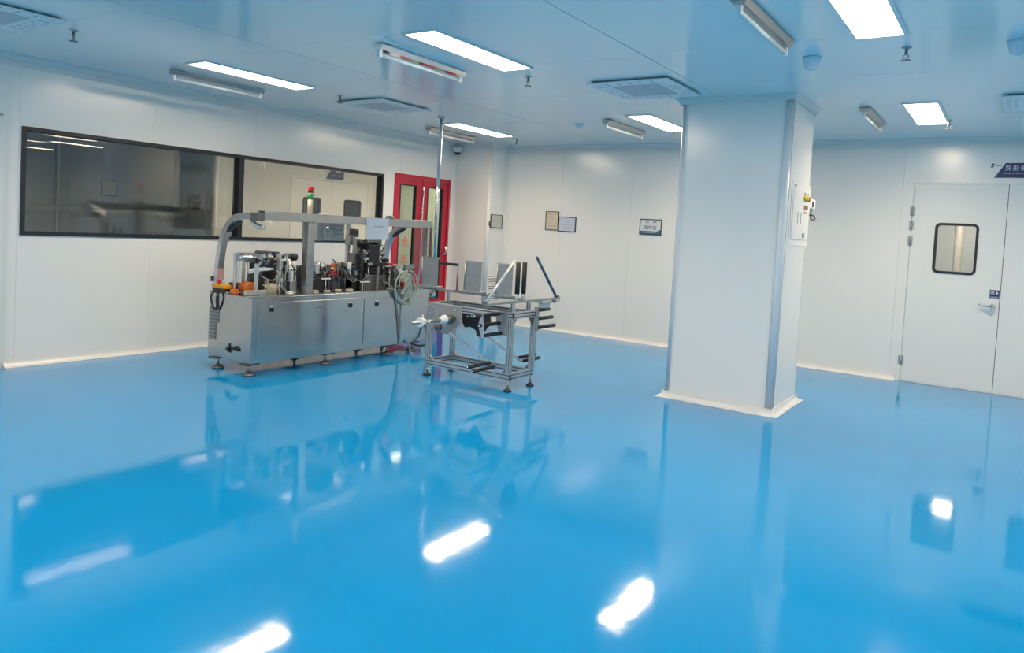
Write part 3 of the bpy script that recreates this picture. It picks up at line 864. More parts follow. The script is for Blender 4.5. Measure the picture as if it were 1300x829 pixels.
# phone-like socket behind the column edge
t = thing('wall_intercom', (5.58, CY1, 1.70), 'small white intercom with black cord on the back of the column', 'intercom')
boxp('body', 'white', t, 5.50, 5.639, CY1 + .0005, CY1 + .24, 1.80, 1.89, bev=.01)
b = part('handset', 'black', t); b.box(5.60, 5.646, CY1 + .10, CY1 + .15, 1.815, 1.865, bev=.006); b.done()
b = part('cord', 'black', t); b.tube([(5.63, CY1 + .12, 1.815), (5.632, CY1 + .10, 1.74), (5.63, CY1 + .13, 1.695), (5.636, CY1 + .27, 1.70), (5.63, CY1 + .25, 1.745), (5.60, CY1 + .10, 1.74)], .007, smooth_n=2); b.done()

# ================================================================== STAINLESS ASSEMBLY MACHINE
mc = thing('assembly_machine', (1.30, -3.86, 0), 'long stainless steel automatic machine with exposed mechanisms on top', 'machine')
X0, X1, Y0, Y1, Z0, Z1 = .97, 1.62, -4.98, -2.75, .11, .71
cab = B().box(X0, X1, Y0, Y1, Z0, Z1, bev=.004).build('cabinet', 'sheet_steel', mc)
# rim around the deck and the deck plate
b = B()
b.box(X1 - .03, X1 + .002, Y0 - .001, Y1 + .001, Z1, Z1 + .008); b.box(X0, X0 + .03, Y0, Y1, Z1, Z1 + .008)
b.build('deck_rim', 'steel', mc)
# front access panels
d1 = boxp('access_panel', 'sheet_steel', mc, X1, X1 + .007, -4.925, -3.725, .165, .655, bev=.002)
d2 = boxp('access_panel', 'sheet_steel', mc, X1, X1 + .007, -3.66, -2.80, .155, .640, bev=.002)
for par, y, z in ((d1, -4.785, .594), (d1, -3.855, .582), (d2, -3.49, .577)):
    b = part('latch', 'black', par); b.cyl((X1 + .007, y, z), (X1 + .020, y, z), .020, n=14); b.box(X1 + .020, X1 + .030, y - .006, y + .006, z - .020, z + .018); b.done()
    boxp('latch_label', 'white', par, X1 + .007, X1 + .0085, y - .015, y + .015, z + .022, z + .036)
for y, z in ((-4.30, .575), (-4.25, .585), (-3.93, .52)): boxp('scuff_tag', 'darksteel', d1, X1 + .007, X1 + .0076, y, y + .03, z, z + .004)
# end panel fittings: two-step ventilation grille, cable glands
gb = B().box(X0 + .02, X0 + .165, Y0 - .003, Y0, .432, .572).box(X0 + .02, X0 + .125, Y0 - .003, Y0, .265, .430).build('vent_grille', 'darksteel', cab)
for k in range(9):
    z = .272 + k * .033
    boxp('grille_slat', 'galv', gb, X0 + .024, X0 + (.161 if z > .43 else .121), Y0 - .007, Y0 - .003, z, z + .012)
b = part('cable_gland', 'black', cab); b.cyl((1.305, Y0, .215), (1.305, Y0 - .03, .215), .022, .012, n=10); b.prism([(1.28, Y0 - .004, .18), (1.345, Y0 - .004, .18), (1.325, Y0 - .004, .265), (1.305, Y0 - .004, .265)], (0, .004, 0)); b.done()
b = part('cable_gland', 'black', cab); b.cyl((1.40, Y0, .232), (1.40, Y0 - .03, .232), .018, n=10); b.cyl((1.44, Y0, .222), (1.44, Y0 - .02, .222), .016, n=10); b.done()
# end module on the right
boxp('end_module', 'sheet_steel', mc, 1.02, X1 - .01, Y1, Y1 + .085, .12, .73, bev=.003)
# levelling feet
for x in (1.09, 1.565):
    for y in (-4.945, -4.09, -3.25, -2.86):
        f = B(); f.cyl((x, y, .03), (x, y, Z0), .010, n=10); f.cyl((x, y, .05), (x, y, .062), .017, n=6)
        fo = f.build('foot', 'steel', mc)
        B().lathe((x, y, 0), (0, 0, 1), [(.052, 0), (.055, .010), (.050, .020), (.022, .034)], n=20).build('foot_pad', 'darksteel', fo)
        boxp('foot_plate', 'dark', fo, x - .05, x + .05, y - .07, y + .07, Z0 - .012, Z0 - .0005)
# overhead frame
BX0, BX1 = 1.475, 1.575
bm_ = boxp('beam', 'steel', mc, 1.50, 1.58, -4.86, -2.62, 1.405, 1.487, bev=.004)
boxp('beam_end', 'darksteel', mc, 1.455, 1.585, -4.925, -4.86, 1.395, 1.468, bev=.003)
boxp('beam_clamp', 'alu', mc, 1.47, 1.59, -4.86, -4.76, 1.468, 1.495, bev=.003)
boxp('post', 'steel', mc, 1.47, 1.55, -4.35, -4.27, Z1, 1.405, bev=.003)
boxp('post', 'steel', mc, 1.50, 1.57, -2.84 + .15, -2.62, Y1 * 0 + .73, 1.405, bev=.003)
def arch(y, w=.06, t=.055):
    path = [(.975, .71), (.985, .86), (1.005, 1.02), (1.04, 1.18), (1.085, 1.275), (1.15, 1.355), (1.235, 1.410), (1.33, 1.430), (1.47, 1.432)]
    P = [Vector((a, c)) for a, c in path]
    for _ in range(2):
        Q = [P[0]]
        for a, c in zip(P, P[1:]): Q += [a * .75 + c * .25, a * .25 + c * .75]
        P = Q + [P[-1]]
    b = B(); rings = []
    for i, p in enumerate(P):
        d = (P[min(i + 1, len(P) - 1)] - P[max(i - 1, 0)]).normalized(); n = Vector((-d.y, d.x))
        rings.append([b.bm.verts.new((p.x + n.x * s * t / 2, y + q * w / 2, p.y + n.y * s * t / 2)) for s, q in ((1, 1), (1, -1), (-1, -1), (-1, 1))])
    for a, c in zip(rings, rings[1:]):
        for k in range(4): b.bm.faces.new((a[k], a[(k + 1) % 4], c[(k + 1) % 4], c[k]))
    b.bm.faces.new(rings[0]); b.bm.faces.new(rings[-1])
    ar = b.build('arch', 'alu', mc)
    B().prism([(1.10, y - .02, 1.285), (1.30, y - .02, 1.390), (1.30, y - .02, 1.372), (1.11, y - .02, 1.268)], (0, .04, 0)).build('arch_brace', 'black', ar)
    return ar
arch(-4.91)
arch(-2.79)
b = part('cable_guide', 'alu', mc); b.tube([(1.45, -4.89, 1.39), (1.50, -4.89, 1.345), (1.60, -4.87, 1.335)], .022, smooth_n=2); b.done()
# signal tower on the beam
sx, sy = 1.51, -4.31
tw = B().cyl((sx, sy, 1.487), (sx, sy, 1.625), .025).build('signal_tower', 'lens_cream', mc)
B().cyl((sx, sy, 1.625), (sx, sy, 1.68), .026).build('green_lens', 'lens_green', tw)
B().cyl((sx, sy, 1.680), (sx, sy, 1.688), .024).build('spacer', 'white', tw)
B().lathe((sx, sy, 1.688), (0, 0, 1), [(.026, 0), (.026, .055), (.020, .062)]).build('red_lens', 'lens_red', tw)
boxp('cable_box', 'white', mc, 1.52, 1.57, -4.22, -4.15, 1.487, 1.497, bev=.003)
boxp('cable_box', 'white', mc, 1.52, 1.57, -2.92, -2.70, 1.487, 1.494, bev=.002)
B().lathe((1.54, -3.27, 1.487), (0, 0, 1), [(.05, 0), (.05, .006), (.035, .03), (.0, .034)]).build('rotary_cap', 'darksteel', mc)
# louvred control box on a rear bracket
lb = boxp('control_box', 'galv', mc, 1.05, 1.30, -3.955, -3.685, 1.225, 1.405, bev=.004)
boxp('control_box_side', 'grey', mc, 1.05, 1.29, -4.03, -3.956, 1.22, 1.405, bev=.004)
for r_ in range(3):
    for c_ in range(2):
        y = -3.93 + c_ * .12; z = 1.262 + r_ * .043
        B().prism([(1.30, y, z), (1.312, y, z + .002), (1.30, y, z + .016)], (0, .085, 0)).build('louvre', 'chrome', lb)
boxp('box_bracket', 'steel', mc, 1.20, 1.50, -3.86, -3.80, 1.405, 1.43, bev=.003)
# mechanisms standing on the deck: (name, front x, depth, y0, y1, z0, z1, material, shape)
MECH = [
    ('side_plate', 1.240, 0.03, -4.905, -4.884, 0.712, 1.087, 'alu', 'box'),
    ('side_plate', 1.240, 0.03, -4.819, -4.800, 0.712, 1.088, 'alu', 'box'),
    ('cross_plate', 1.245, 0.02, -4.921, -4.804, 1.014, 1.088, 'alu', 'box'),
    ('cross_plate', 1.240, 0.06, -4.797, -4.659, 0.999, 1.066, 'alu', 'box'),
    ('top_block', 1.34, 0.16, -4.87, -4.714, 1.057, 1.087, 'steel', 'box'),
    ('drum', 1.3, 0.0, -4.763, -4.673, 0.712, 0.995, 'dark', 'cylz'),
    ('side_plate', 1.46, 0.05, -4.825, -4.812, 0.712, 1.0, 'alu', 'box'),
    ('side_plate', 1.46, 0.05, -4.713, -4.696, 0.712, 0.845, 'alu', 'box'),
    ('base_rail', 1.46, 0.03, -4.939, -4.684, 0.712, 0.756, 'alu', 'box'),
    ('tape_roll', 1.36, 0.12, -4.855, -4.75, 0.712, 0.823, 'orange', 'cylx'),
    ('servo_motor', 1.36, 0.14, -4.699, -4.644, 1.007, 1.096, 'dark', 'box'),
    ('gear_case', 1.3, 0.22, -4.592, -4.469, 0.912, 1.101, 'navy', 'box'),
    ('gear_case', 1.34, 0.18, -4.598, -4.499, 0.794, 0.913, 'dark', 'box'),
    ('collar_drum', 1.5, 0.0, -4.719, -4.613, 0.712, 0.809, 'beige', 'cylz'),
    ('side_plate', 1.46, 0.06, -4.587, -4.57, 0.712, 1.095, 'alu', 'box'),
    ('side_plate', 1.4, 0.06, -4.468, -4.449, 0.917, 1.092, 'alu', 'box'),
    ('motor', 1.38, 0.12, -4.435, -4.324, 1.018, 1.092, 'black', 'cyly'),
    ('cross_plate', 1.42, 0.1, -4.546, -4.44, 1.022, 1.04, 'white', 'box'),
    ('gear_case', 1.32, 0.16, -4.446, -4.38, 0.712, 1.002, 'dark', 'box'),
    ('air_cylinder', 1.44, 0.0, -4.463, -4.445, 0.837, 1.019, 'alu', 'cylz'),
    ('air_cylinder', 1.4, 0.0, -4.378, -4.364, 0.839, 1.016, 'steel', 'cylz'),
    ('valve_block', 1.46, 0.06, -4.466, -4.388, 0.712, 0.829, 'steel', 'box'),
    ('nylon_block', 1.52, 0.05, -4.522, -4.466, 0.712, 0.734, 'white', 'box'),
    ('cover_or_shadow_plate', 1.3, 0.02, -4.264, -4.165, 0.712, 0.968, 'dark', 'box'),  # dark sheet painting the shadow beside the post
    ('cover_or_shadow_plate', 1.3, 0.1, -4.063, -4.05, 0.712, 0.991, 'steel', 'box'),
    ('valve_block', 1.4, 0.08, -4.126, -4.072, 0.888, 0.983, 'alu', 'box'),
    ('valve_block', 1.38, 0.1, -4.039, -3.965, 0.853, 0.956, 'dark', 'box'),
    ('top_block', 1.34, 0.05, -4.112, -3.995, 1.003, 1.018, 'alu', 'box'),
    ('actuator', 1.38, 0.08, -3.932, -3.905, 0.907, 0.98, 'steel', 'box'),
    ('cam_block', 1.42, 0.05, -3.914, -3.868, 0.894, 0.991, 'orange', 'box'),
    ('cam_block', 1.44, 0.04, -3.981, -3.861, 0.872, 0.919, 'red', 'box'),
    ('actuator', 1.36, 0.1, -3.798, -3.722, 0.846, 1.002, 'grey', 'box'),
    ('actuator', 1.36, 0.1, -3.703, -3.647, 0.844, 1.002, 'steel', 'box'),
    ('side_plate', 1.42, 0.04, -3.689, -3.674, 0.807, 1.006, 'white', 'box'),
    ('gear_case', 1.44, 0.2, -4.179, -3.959, 0.712, 0.848, 'black', 'box'),
    ('gear_case', 1.44, 0.18, -3.942, -3.826, 0.712, 0.861, 'dark', 'box'),
    ('gear_case', 1.42, 0.18, -3.79, -3.659, 0.712, 0.831, 'black', 'box'),
    ('connector_strip', 1.46, 0.02, -4.085, -3.976, 0.837, 0.85, 'white', 'box'),
    ('nylon_block', 1.54, 0.05, -4.24, -4.185, 0.712, 0.741, 'cream', 'box'),
    ('nylon_block', 1.54, 0.05, -4.09, -4.038, 0.712, 0.735, 'cream', 'box'),
    ('nylon_block', 1.54, 0.05, -3.945, -3.897, 0.712, 0.738, 'cream', 'box'),
    ('nylon_block', 1.54, 0.05, -3.801, -3.745, 0.712, 0.736, 'cream', 'box'),
    ('machine_column', 1.36, 0.12, -3.585, -3.499, 0.712, 1.094, 'darksteel', 'box'),
    ('rear_post', 1.05, 0.05, -3.401, -3.371, 0.934, 1.409, 'alu', 'box'),
    ('relay_box', 1.12, 0.08, -3.443, -3.37, 1.175, 1.281, 'grey', 'box'),
    ('relay_box', 1.12, 0.08, -3.369, -3.317, 1.264, 1.353, 'dark', 'box'),
    ('actuator', 1.3, 0.06, -3.511, -3.453, 1.091, 1.254, 'steel', 'box'),
    ('machine_column', 1.36, 0.20, -3.397, -3.22, 0.892, 1.224, 'black', 'box'),
    ('machine_column', 1.36, 0.20, -3.307, -3.074, 0.712, 0.93, 'black', 'box'),
    ('cover_or_shadow_plate', 1.36, 0.06, -3.403, -3.197, 1.198, 1.254, 'darksteel', 'box'),
    ('top_block', 1.38, 0.08, -3.489, -3.367, 1.189, 1.234, 'black', 'cylz'),
    ('motor', 1.38, 0.1, -3.288, -3.221, 1.079, 1.141, 'black', 'cyly'),
    ('actuator', 1.36, 0.04, -3.442, -3.4, 1.086, 1.138, 'white', 'box'),
    ('actuator', 1.38, 0.04, -3.376, -3.341, 1.01, 1.097, 'alu', 'box'),
    ('actuator', 1.38, 0.04, -3.324, -3.289, 1.01, 1.097, 'alu', 'box'),
    ('cross_plate', 1.4, 0.03, -3.476, -3.409, 1.029, 1.055, 'white', 'box'),
    ('cross_plate', 1.42, 0.05, -3.41, -3.081, 0.949, 0.968, 'alu', 'box'),
    ('side_plate', 1.4, 0.03, -3.511, -3.498, 0.97, 1.122, 'white', 'box'),
    ('side_plate', 1.5, 0.03, -3.36, -3.355, 0.712, 0.967, 'alu', 'box'),
    ('side_plate', 1.5, 0.03, -3.586, -3.572, 0.712, 0.81, 'alu', 'box'),
    ('cross_plate', 1.5, 0.03, -3.593, -3.477, 0.794, 0.808, 'white', 'box'),
    ('gear_case', 1.38, 0.16, -3.221, -3.1, 0.712, 0.929, 'black', 'box'),
    ('handwheel', 1.4, 0.0, -3.172, -3.09, 1.002, 1.037, 'black', 'cylz'),
    ('valve_block', 1.4, 0.05, -3.125, -3.05, 0.931, 0.993, 'red', 'box'),
    ('valve_block', 1.34, 0.06, -2.972, -2.888, 0.907, 0.969, 'alu', 'box'),
    ('pulley', 1.38, 0.05, -2.909, -2.862, 0.863, 0.917, 'white', 'cylx'),
    ('valve_block', 1.32, 0.08, -2.928, -2.824, 0.732, 0.885, 'dark', 'box'),
    ('nylon_block', 1.52, 0.05, -3.21, -3.153, 0.712, 0.726, 'cream', 'box'),
    ('hose_bracket', 1.58, 0.05, -3.031, -2.884, 0.935, 0.986, 'grey', 'box'),
    ('hose_bracket', 1.56, 0.03, -2.933, -2.91, 0.712, 0.932, 'grey', 'box'),
    ('valve_block', 1.4, 0.08, -2.868, -2.77, 0.712, 0.771, 'red', 'box'),
    ('valve_block', 1.42, 0.08, -2.999, -2.839, 0.712, 0.72, 'navy', 'box'),
]
for (nm, x, dp, y0, y1, z0, z1, m, sh) in MECH:
    b = B(); yc, zc = (y0 + y1) / 2, (z0 + z1) / 2
    if sh == 'box':
        b.box(x - dp, x, y0, y1, z0, z1, bev=min(.004, (y1 - y0) * .2, (z1 - z0) * .2, dp * .2))
    elif sh == 'cylz':
        rr = (y1 - y0) / 2; b.cyl((x - rr, yc, z0), (x - rr, yc, z1), rr, n=16); b.cyl((x - rr, yc, z1), (x - rr, yc, z1 + .006), rr * .5, n=10)
    elif sh == 'cyly':
        rr = (z1 - z0) / 2; b.cyl((x - rr, y0, zc), (x - rr, y1, zc), rr, n=16)
    else:
        rr = (z1 - z0) / 2; b.cyl((x - dp, yc, zc), (x, yc, zc), rr, n=16)
    if z0 > .75:                      # carrier rod down to the deck
        xr = x - (dp / 2 if sh in ('box', 'cylx') else ((y1 - y0) / 2 if sh == 'cylz' else (z1 - z0) / 2))
        b.cyl((xr, yc, Z1), (xr, yc, z0 + .004), .005, n=8)
    o = b.build(nm, m, mc)
    # screw heads / seams on the larger cases
    if sh == 'box' and (y1 - y0) > .05 and (z1 - z0) > .06:
        for yy in (y0 + .012, y1 - .012):
            for zz in (z0 + .014, z1 - .012):
                B().cyl((x, yy, zz), (x + .004, yy, zz), .006, n=8).build('bolt', 'steel', o)
# dense dark lower cases and a black press tower
for nm, m, a in (('lower_case', 'black', (1.20, 1.42, -4.20, -3.96, Z1 + .03, .865)), ('lower_case', 'dark', (1.22, 1.43, -3.955, -3.78, Z1 + .03, .85)),
                 ('lower_case', 'black', (1.20, 1.42, -3.775, -3.60, Z1 + .03, .87)), ('press_tower', 'black', (1.24, 1.42, -3.455, -3.185, Z1 + .16, 1.0)),
                 ('press_tower', 'black', (1.26, 1.40, -3.42, -3.26, 1.0, 1.19)), ('press_tower', 'dark', (1.22, 1.40, -3.18, -3.02, Z1, .90)),
                 ('press_base', 'darksteel', (1.24, 1.44, -3.47, -3.19, Z1, Z1 + .155)), ('lower_case', 'dark', (1.15, 1.30, -4.72, -4.48, Z1, .93))):
    boxp(nm, m, mc, *a, bev=.004)
random.seed(23)
for (ya, yb, za, zb, n_) in ((-4.20, -3.60, .86, .985, 46), (-3.46, -3.20, .90, 1.20, 26), (-3.19, -2.98, .80, .95, 16), (-4.74, -4.46, .88, 1.08, 20)):
    for k in range(n_):
        y = random.uniform(ya, yb); z = random.uniform(za, zb); x = random.uniform(1.38, 1.44)
        w_, h_, d_ = random.uniform(.010, .034), random.uniform(.010, .040), random.uniform(.03, .08)
        m = random.choice(('dark', 'black', 'darksteel', 'grey', 'steel', 'black', 'navy', 'alu'))
        b = B()
        if random.random() < .6: b.box(x - d_, x, y - w_ / 2, y + w_ / 2, z - h_ / 2, z + h_ / 2, bev=.002)
        elif random.random() < .5: b.cyl((x - d_, y, z), (x, y, z), w_ * .5, n=10)
        else: b.cyl((x - .02, y, z - h_ * .8), (x - .02, y, z + h_ * .8), w_ * .35, n=10)
        b.cyl((x - d_ * .6, y, z - h_), (x - d_ * .9 - .05, y, max(Z1, z - .12)), .005, n=6)
        b.build(random.choice(('linkage', 'sensor_head', 'valve', 'clamp_block')), m, mc)
# shafts, air lines and cables of the mechanism
for y0, y1, x, z, rr, m in ((-4.95, -4.60, 1.36, 1.055, .012, 'chrome'), (-4.80, -4.30, 1.34, .93, .010, 'chrome'), (-4.25, -3.60, 1.38, .905, .009, 'chrome'),
                            (-4.20, -3.55, 1.30, .86, .012, 'steel'), (-3.60, -2.95, 1.36, .93, .010, 'chrome'), (-3.40, -2.90, 1.32, .80, .012, 'steel')):
    B().cyl((x, y0, z), (x, y1, z), rr, n=10).build('shaft', m, mc)
b = part('film_strip', 'white', mc)
b.prism([(1.40, -4.87, .935), (1.40, -4.80, .955), (1.40, -4.72, .960), (1.40, -4.60, .953), (1.40, -4.60, .938), (1.40, -4.72, .930), (1.40, -4.80, .920), (1.40, -4.86, .905)], (-.03, 0, 0)); b.done()
random.seed(11)
for k in range(26):
    ya = random.uniform(-4.66, -2.98); yb = min(-2.9, max(-4.75, ya + random.uniform(-.22, .22)))
    za, zb = random.uniform(.74, 1.06), random.uniform(.74, .98)
    if -4.36 < ya < -4.15: continue
    if ya > -3.25: za, zb = min(za, .92), min(zb, .86)
    x = random.uniform(1.38, 1.47)
    b = B(); b.tube([(x - .04, ya, za), (x + .02, ya, za - .03), (x + .03, (ya + yb) / 2, min(za, zb) - .05 if min(za, zb) > .80 else .735), (x + .02, yb, zb - .02), (x - .04, yb, zb)], random.choice((.004, .005, .006)), n=6, smooth_n=2)
    b.build('air_line', random.choice(('black', 'black', 'dark', 'grey', 'hose', 'navy')), mc)
for k in range(18):
    y = random.uniform(-4.62, -3.0)
    if -4.40 < y < -4.14: continue
    x = random.uniform(1.36, 1.48); z1 = random.uniform(.80, .97); 
    b = B(); b.cyl((x, y, Z1), (x, y, z1), .007, n=8); b.cyl((x, y, z1), (x, y, z1 + .035), .013, n=10); b.cyl((x, y, z1 + .035), (x, y, z1 + .05), .006, n=8)
    b.build('fitting', random.choice(('steel', 'darksteel', 'black', 'dark')), mc)
b = part('cable_chain', 'black', mc)
for k in range(14): b.box(1.37, 1.41, -3.545, -3.50, .715 + k * .030, .738 + k * .030, bev=.003)
b.done()
boxp('pink_guard', 'pink_plastic', mc, 1.03, 1.12, -4.945, -4.937, .82, .93)
boxp('guard_post', 'alu', mc, 1.06, 1.08, -4.937, -4.925, Z1, .88)
boxp('junction_box', 'dark', mc, 1.08, 1.18, -4.86, -4.78, .715, .80, bev=.004)
b = part('sensor_switch', 'orange', mc); b.box(1.24, 1.30, -4.95, -4.90, .712, .752, bev=.004); b.cyl((1.27, -4.925, .752), (1.27, -4.925, .768), .014, n=10); b.done()
boxp('side_sensor', 'black', mc, .925, .965, -4.95, -4.90, .80, .85, bev=.004)
boxp('sensor_arm', 'alu', mc, .955, .975, -4.935, -4.915, .80, .83)
boxp('guard_sheet', 'acrylic', mc, 1.54, 1.545, -2.90, -2.70, .92, 1.40)
b = part('conduit', 'orange', mc); b.tube([(1.585, -2.63, .74), (1.585, -2.63, 1.38), (1.57, -2.64, 1.40)], .006, smooth_n=1); b.done()
b = part('drip_cable', 'grey', mc); b.tube([(1.52, -3.30, .80), (1.60, -3.28, .775), (1.645, -3.25, .70), (1.638, -3.22, .60), (1.640, -3.17, .40), (1.640, -3.14, .16), (1.60, -3.13, .10)], .008, smooth_n=2); b.done()

# steel supply pole from ceiling to machine
pl = thing('supply_pole', (1.60, -2.585, .60), 'slim steel pole from ceiling to the right end of the machine', 'pole')
B().cyl((1.60, -2.585, .60), (1.60, -2.585, H - .004), .020, n=16).build('pole', 'chrome', pl)
B().lathe((1.60, -2.585, H), (0, 0, -1), [(.05, 0), (.05, .006), (.024, .03)]).build('ceiling_flange', 'steel', pl)
b = part('clamp', 'steel', pl); b.box(1.555, 1.63, -2.625, -2.555, .62, .66, bev=.004); b.box(1.55, 1.60, -2.665, -2.60, .625, .655); b.done()

# paper notice hanging from the beam
pp = B().prism([(1.586, -3.648, 1.478), (1.586, -3.335, 1.488), (1.592, -3.33, 1.262), (1.592, -3.64, 1.252)], (.002, 0, 0)).build('paper_notice', 'paper')
tag(pp, 'white paper sheet taped to the machine beam', 'paper')
b = part('printed_line', 'pale_ink', pp)
for k in range(6): b.box(1.5905, 1.5915, -3.55 + k * .024, -3.535 + k * .024, 1.39, 1.402)
b.done()

# push-button pendant lying on the deck's left end
pd = thing('control_pendant', (1.08, -5.0, .715), 'orange and black push-button box with red button on machine corner', 'control box')
boxp('base', 'black', pd, .985, 1.17, -4.965, -4.90, .7185, .745, bev=.004)
boxp('cover', 'yellow_plastic', pd, .98, 1.185, -4.97, -4.895, .745, .785, bev=.008)
B().lathe((1.05, -4.935, .785), (0, 0, 1), [(.012, 0), (.012, .012), (.022, .016), (.022, .026), (.014, .032)]).build('stop_button', 'lens_red', pd)
B().lathe((1.12, -4.935, .785), (0, 0, 1), [(.012, 0), (.012, .010), (.008, .012)]).build('start_button', 'lens_green', pd)
b = part('cable', 'black', pd); b.tube([(1.06, -4.96, .73), (1.05, -5.02, .69), (1.06, -5.01, .60), (1.10, -5.0, .545), (1.13, -5.0, .58), (1.14, -5.02, .66), (1.145, -5.0, .72), (1.18, -4.95, .722)], .009, smooth_n=2); b.done()

# coiled air hose hanging at the right end
hs = thing('air_hose', (1.66, -3.08, .54), 'pale green air hose coiled and hung on the machine front', 'hose')
random.seed(5)
b = part('coil', 'hose', hs)
for k in range(3):
    yc, zc, rr = -3.085 + random.uniform(-.02, .02), .735 + random.uniform(-.02, .015), .185 + random.uniform(-.03, .01)
    ry = rr * random.uniform(.75, 1.05) if k else rr
    pts = [(1.655 + .006 * k + .006 * math.sin(3 * a), yc + ry * math.sin(a), zc + rr * math.cos(a)) for a in [2 * PI * i / 30 for i in range(31)]]
    b.tube(pts, .0062, n=7)
b.done()
b = part('loop', 'hose', hs)
for k in range(5):
    ya = -3.08 + random.uniform(-.09, .09); yb = -3.08 + random.uniform(-.12, .12)
    b.tube([(1.67, -3.08 + .02 * k - .04, .90), (1.69, ya, .80), (1.69, yb, .62 + .03 * k), (1.68, yb + .05, .60 + .03 * k), (1.67, yb + .06, .75), (1.66, -3.04, .90)], .0075, n=7, smooth_n=2)
b.done()
b = part('tail', 'hose', hs); b.tube([(1.68, -3.09, .90), (1.70, -3.06, .60), (1.705, -3.05, .30), (1.71, -3.045, .012), (1.75, -3.03, .010)], .0075, n=7, smooth_n=2); b.done()
b = part('hook', 'steel', hs); b.tube([(1.575, -3.08, .93), (1.66, -3.08, .935), (1.70, -3.08, .94), (1.70, -3.08, .955)], .008, n=8); b.done()

# black hose stub by the right foot
b = B(); b.tube([(1.66, -3.00, .125), (1.70, -2.98, .10), (1.72, -2.88, .075), (1.72, -2.78, .09), (1.70, -2.74, .14), (1.66, -2.74, .26), (1.615, -2.72, .30)], .012, smooth_n=2)
o = b.build('drain_hose', 'black'); tag(o, 'short black bent hose at the machine right foot', 'hose')
boxp('fitting', 'chrome', o, 1.608, 1.63, -2.735, -2.705, .285, .315)

# ================================================================== ALUMINIUM ROLLER STAND
st = thing('roller_stand', (3.08, -3.56, 0), 'aluminium profile stand with black rollers and cone shaft', 'stand')
AX0, AX1, AY0, AY1 = 2.60, 3.56, -3.735, -3.375
def bar(name, p0, p1, up, w_, h_, nw=1, nh=1, m='alu', dark=True):
    o = B().slotbar(p0, p1, up, w_, h_, nw, nh).build(name, m, st)
    p0, p1 = Vector(p0), Vector(p1)
    ax = (p1 - p0).normalized(); u_ = Vector(up); u_ = (u_ - ax * u_.dot(ax)).normalized(); sd = ax.cross(u_)
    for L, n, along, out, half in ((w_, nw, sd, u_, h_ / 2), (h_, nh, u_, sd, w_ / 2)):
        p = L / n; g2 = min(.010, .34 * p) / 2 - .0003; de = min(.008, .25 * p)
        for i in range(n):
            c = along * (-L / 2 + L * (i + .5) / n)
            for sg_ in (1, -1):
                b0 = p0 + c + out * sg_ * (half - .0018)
                B().prism([b0 - along * g2, b0 + along * g2, b0 + along * g2 - out * sg_ * (de - .0025), b0 - along * g2 - out * sg_ * (de - .0025)], p1 - p0).build('slot_shade_strip', 'groove_shade', o)  # dark strips that put the T-slot shade into colour
    return o
zb = .132
for y in (AY0, AY1): bar('base_rail', (AX0 - .02, y, zb), (AX1 + .02, y, zb), (0, 0, 1), .03, .062, 1, 2)
for x in (AX0, AX1): bar('base_rail', (x, AY0 + .015, zb), (x, AY1 - .015, zb), (0, 0, 1), .03, .062, 1, 2)
for x in (AX0, AX1):
    for y in (AY0, AY1):
        bar('post', (x, y, .163), (x, y, .65), (1, 0, 0), .04, .045, 2, 2)
        f = B(); f.cyl((x, y, .03), (x, y, .101), .008, n=10); f.cyl((x, y, .055), (x, y, .066), .014, n=6)
        fo = f.build('foot', 'steel', st)
        B().lathe((x, y, 0), (0, 0, 1), [(.036, 0), (.038, .008), (.034, .016), (.014, .030)], n=18).build('foot_pad', 'rubber', fo)
        b = part('corner_bracket', 'darksteel', st); sx_ = 1 if x == AX0 else -1
        b.prism([(x + sx_ * .023, y - .012, .163), (x + sx_ * .065, y - .012, .163), (x + sx_ * .023, y - .012, .205)], (0, .024, 0)); b.done()
zt = .68
for y in (AY0, AY1): bar('top_rail', (AX0 - .02, y, zt), (AX1 + .02, y, zt), (0, 0, 1), .03, .06, 1, 2)
for x in (AX0, AX1): bar('top_rail', (x, AY0 + .015, zt), (x, AY1 - .015, zt), (0, 0, 1), .03, .06, 1, 2)
for y, s in ((AY0, 1), (AY1, -1)):
    b = part('gusset', 'darksteel', st); b.prism([(AX1 - .01, y + s * .022, .65), (AX1 - .01, y + s * .075, .65), (AX1 - .01, y + s * .022, .58)], (.02, 0, 0)); b.done()
for y in (AY0, AY1): boxp('screw_cap', 'rubber', st, AX1 + .021, AX1 + .026, y - .013, y + .013, zt - .02, zt + .02)
for y in (AY0,): boxp('screw_cap', 'rubber', st, AX1 + .021, AX1 + .026, y - .010, y + .010, zb - .03, zb + .02)
# grey side plate with the cone shaft
F0 = AY0 - .016
sp = B().prism([(2.605, F0, .706), (3.008, F0, .700), (3.007, F0, .537), (2.845, F0, .430), (2.80, F0, .430), (2.625, F0, .465)], (0, -.008, 0)).build('side_plate', 'grey', st)
for x, z in ((2.66, .60), (2.72, .60), (2.94, .67), (2.66, .66)): B().cyl((x, F0 - .008, z), (x, F0 - .018, z), .010, n=8).build('bolt', 'chrome', sp)
b = part('shaft_hub', 'darksteel', sp); b.cyl((2.91, F0 - .008, .582), (2.91, F0 - .10, .582), .034, n=18); b.cyl((2.91, F0 - .035, .582), (2.91, F0 - .05, .582), .042, n=18); b.cyl((2.91, F0 - .07, .582), (2.91, F0 - .085, .582), .042, n=18); b.done()
b = part('brake_knob', 'darksteel', sp); b.cyl((2.755, F0 - .008, .487), (2.755, F0 - .06, .487), .030, n=16); b.cyl((2.755, F0 - .06, .487), (2.755, F0 - .075, .487), .018, n=12); b.done()
B().cyl((2.91, F0 - .09, .582), (2.91, -4.315, .585), .016, n=14).build('shaft', 'steel', sp)
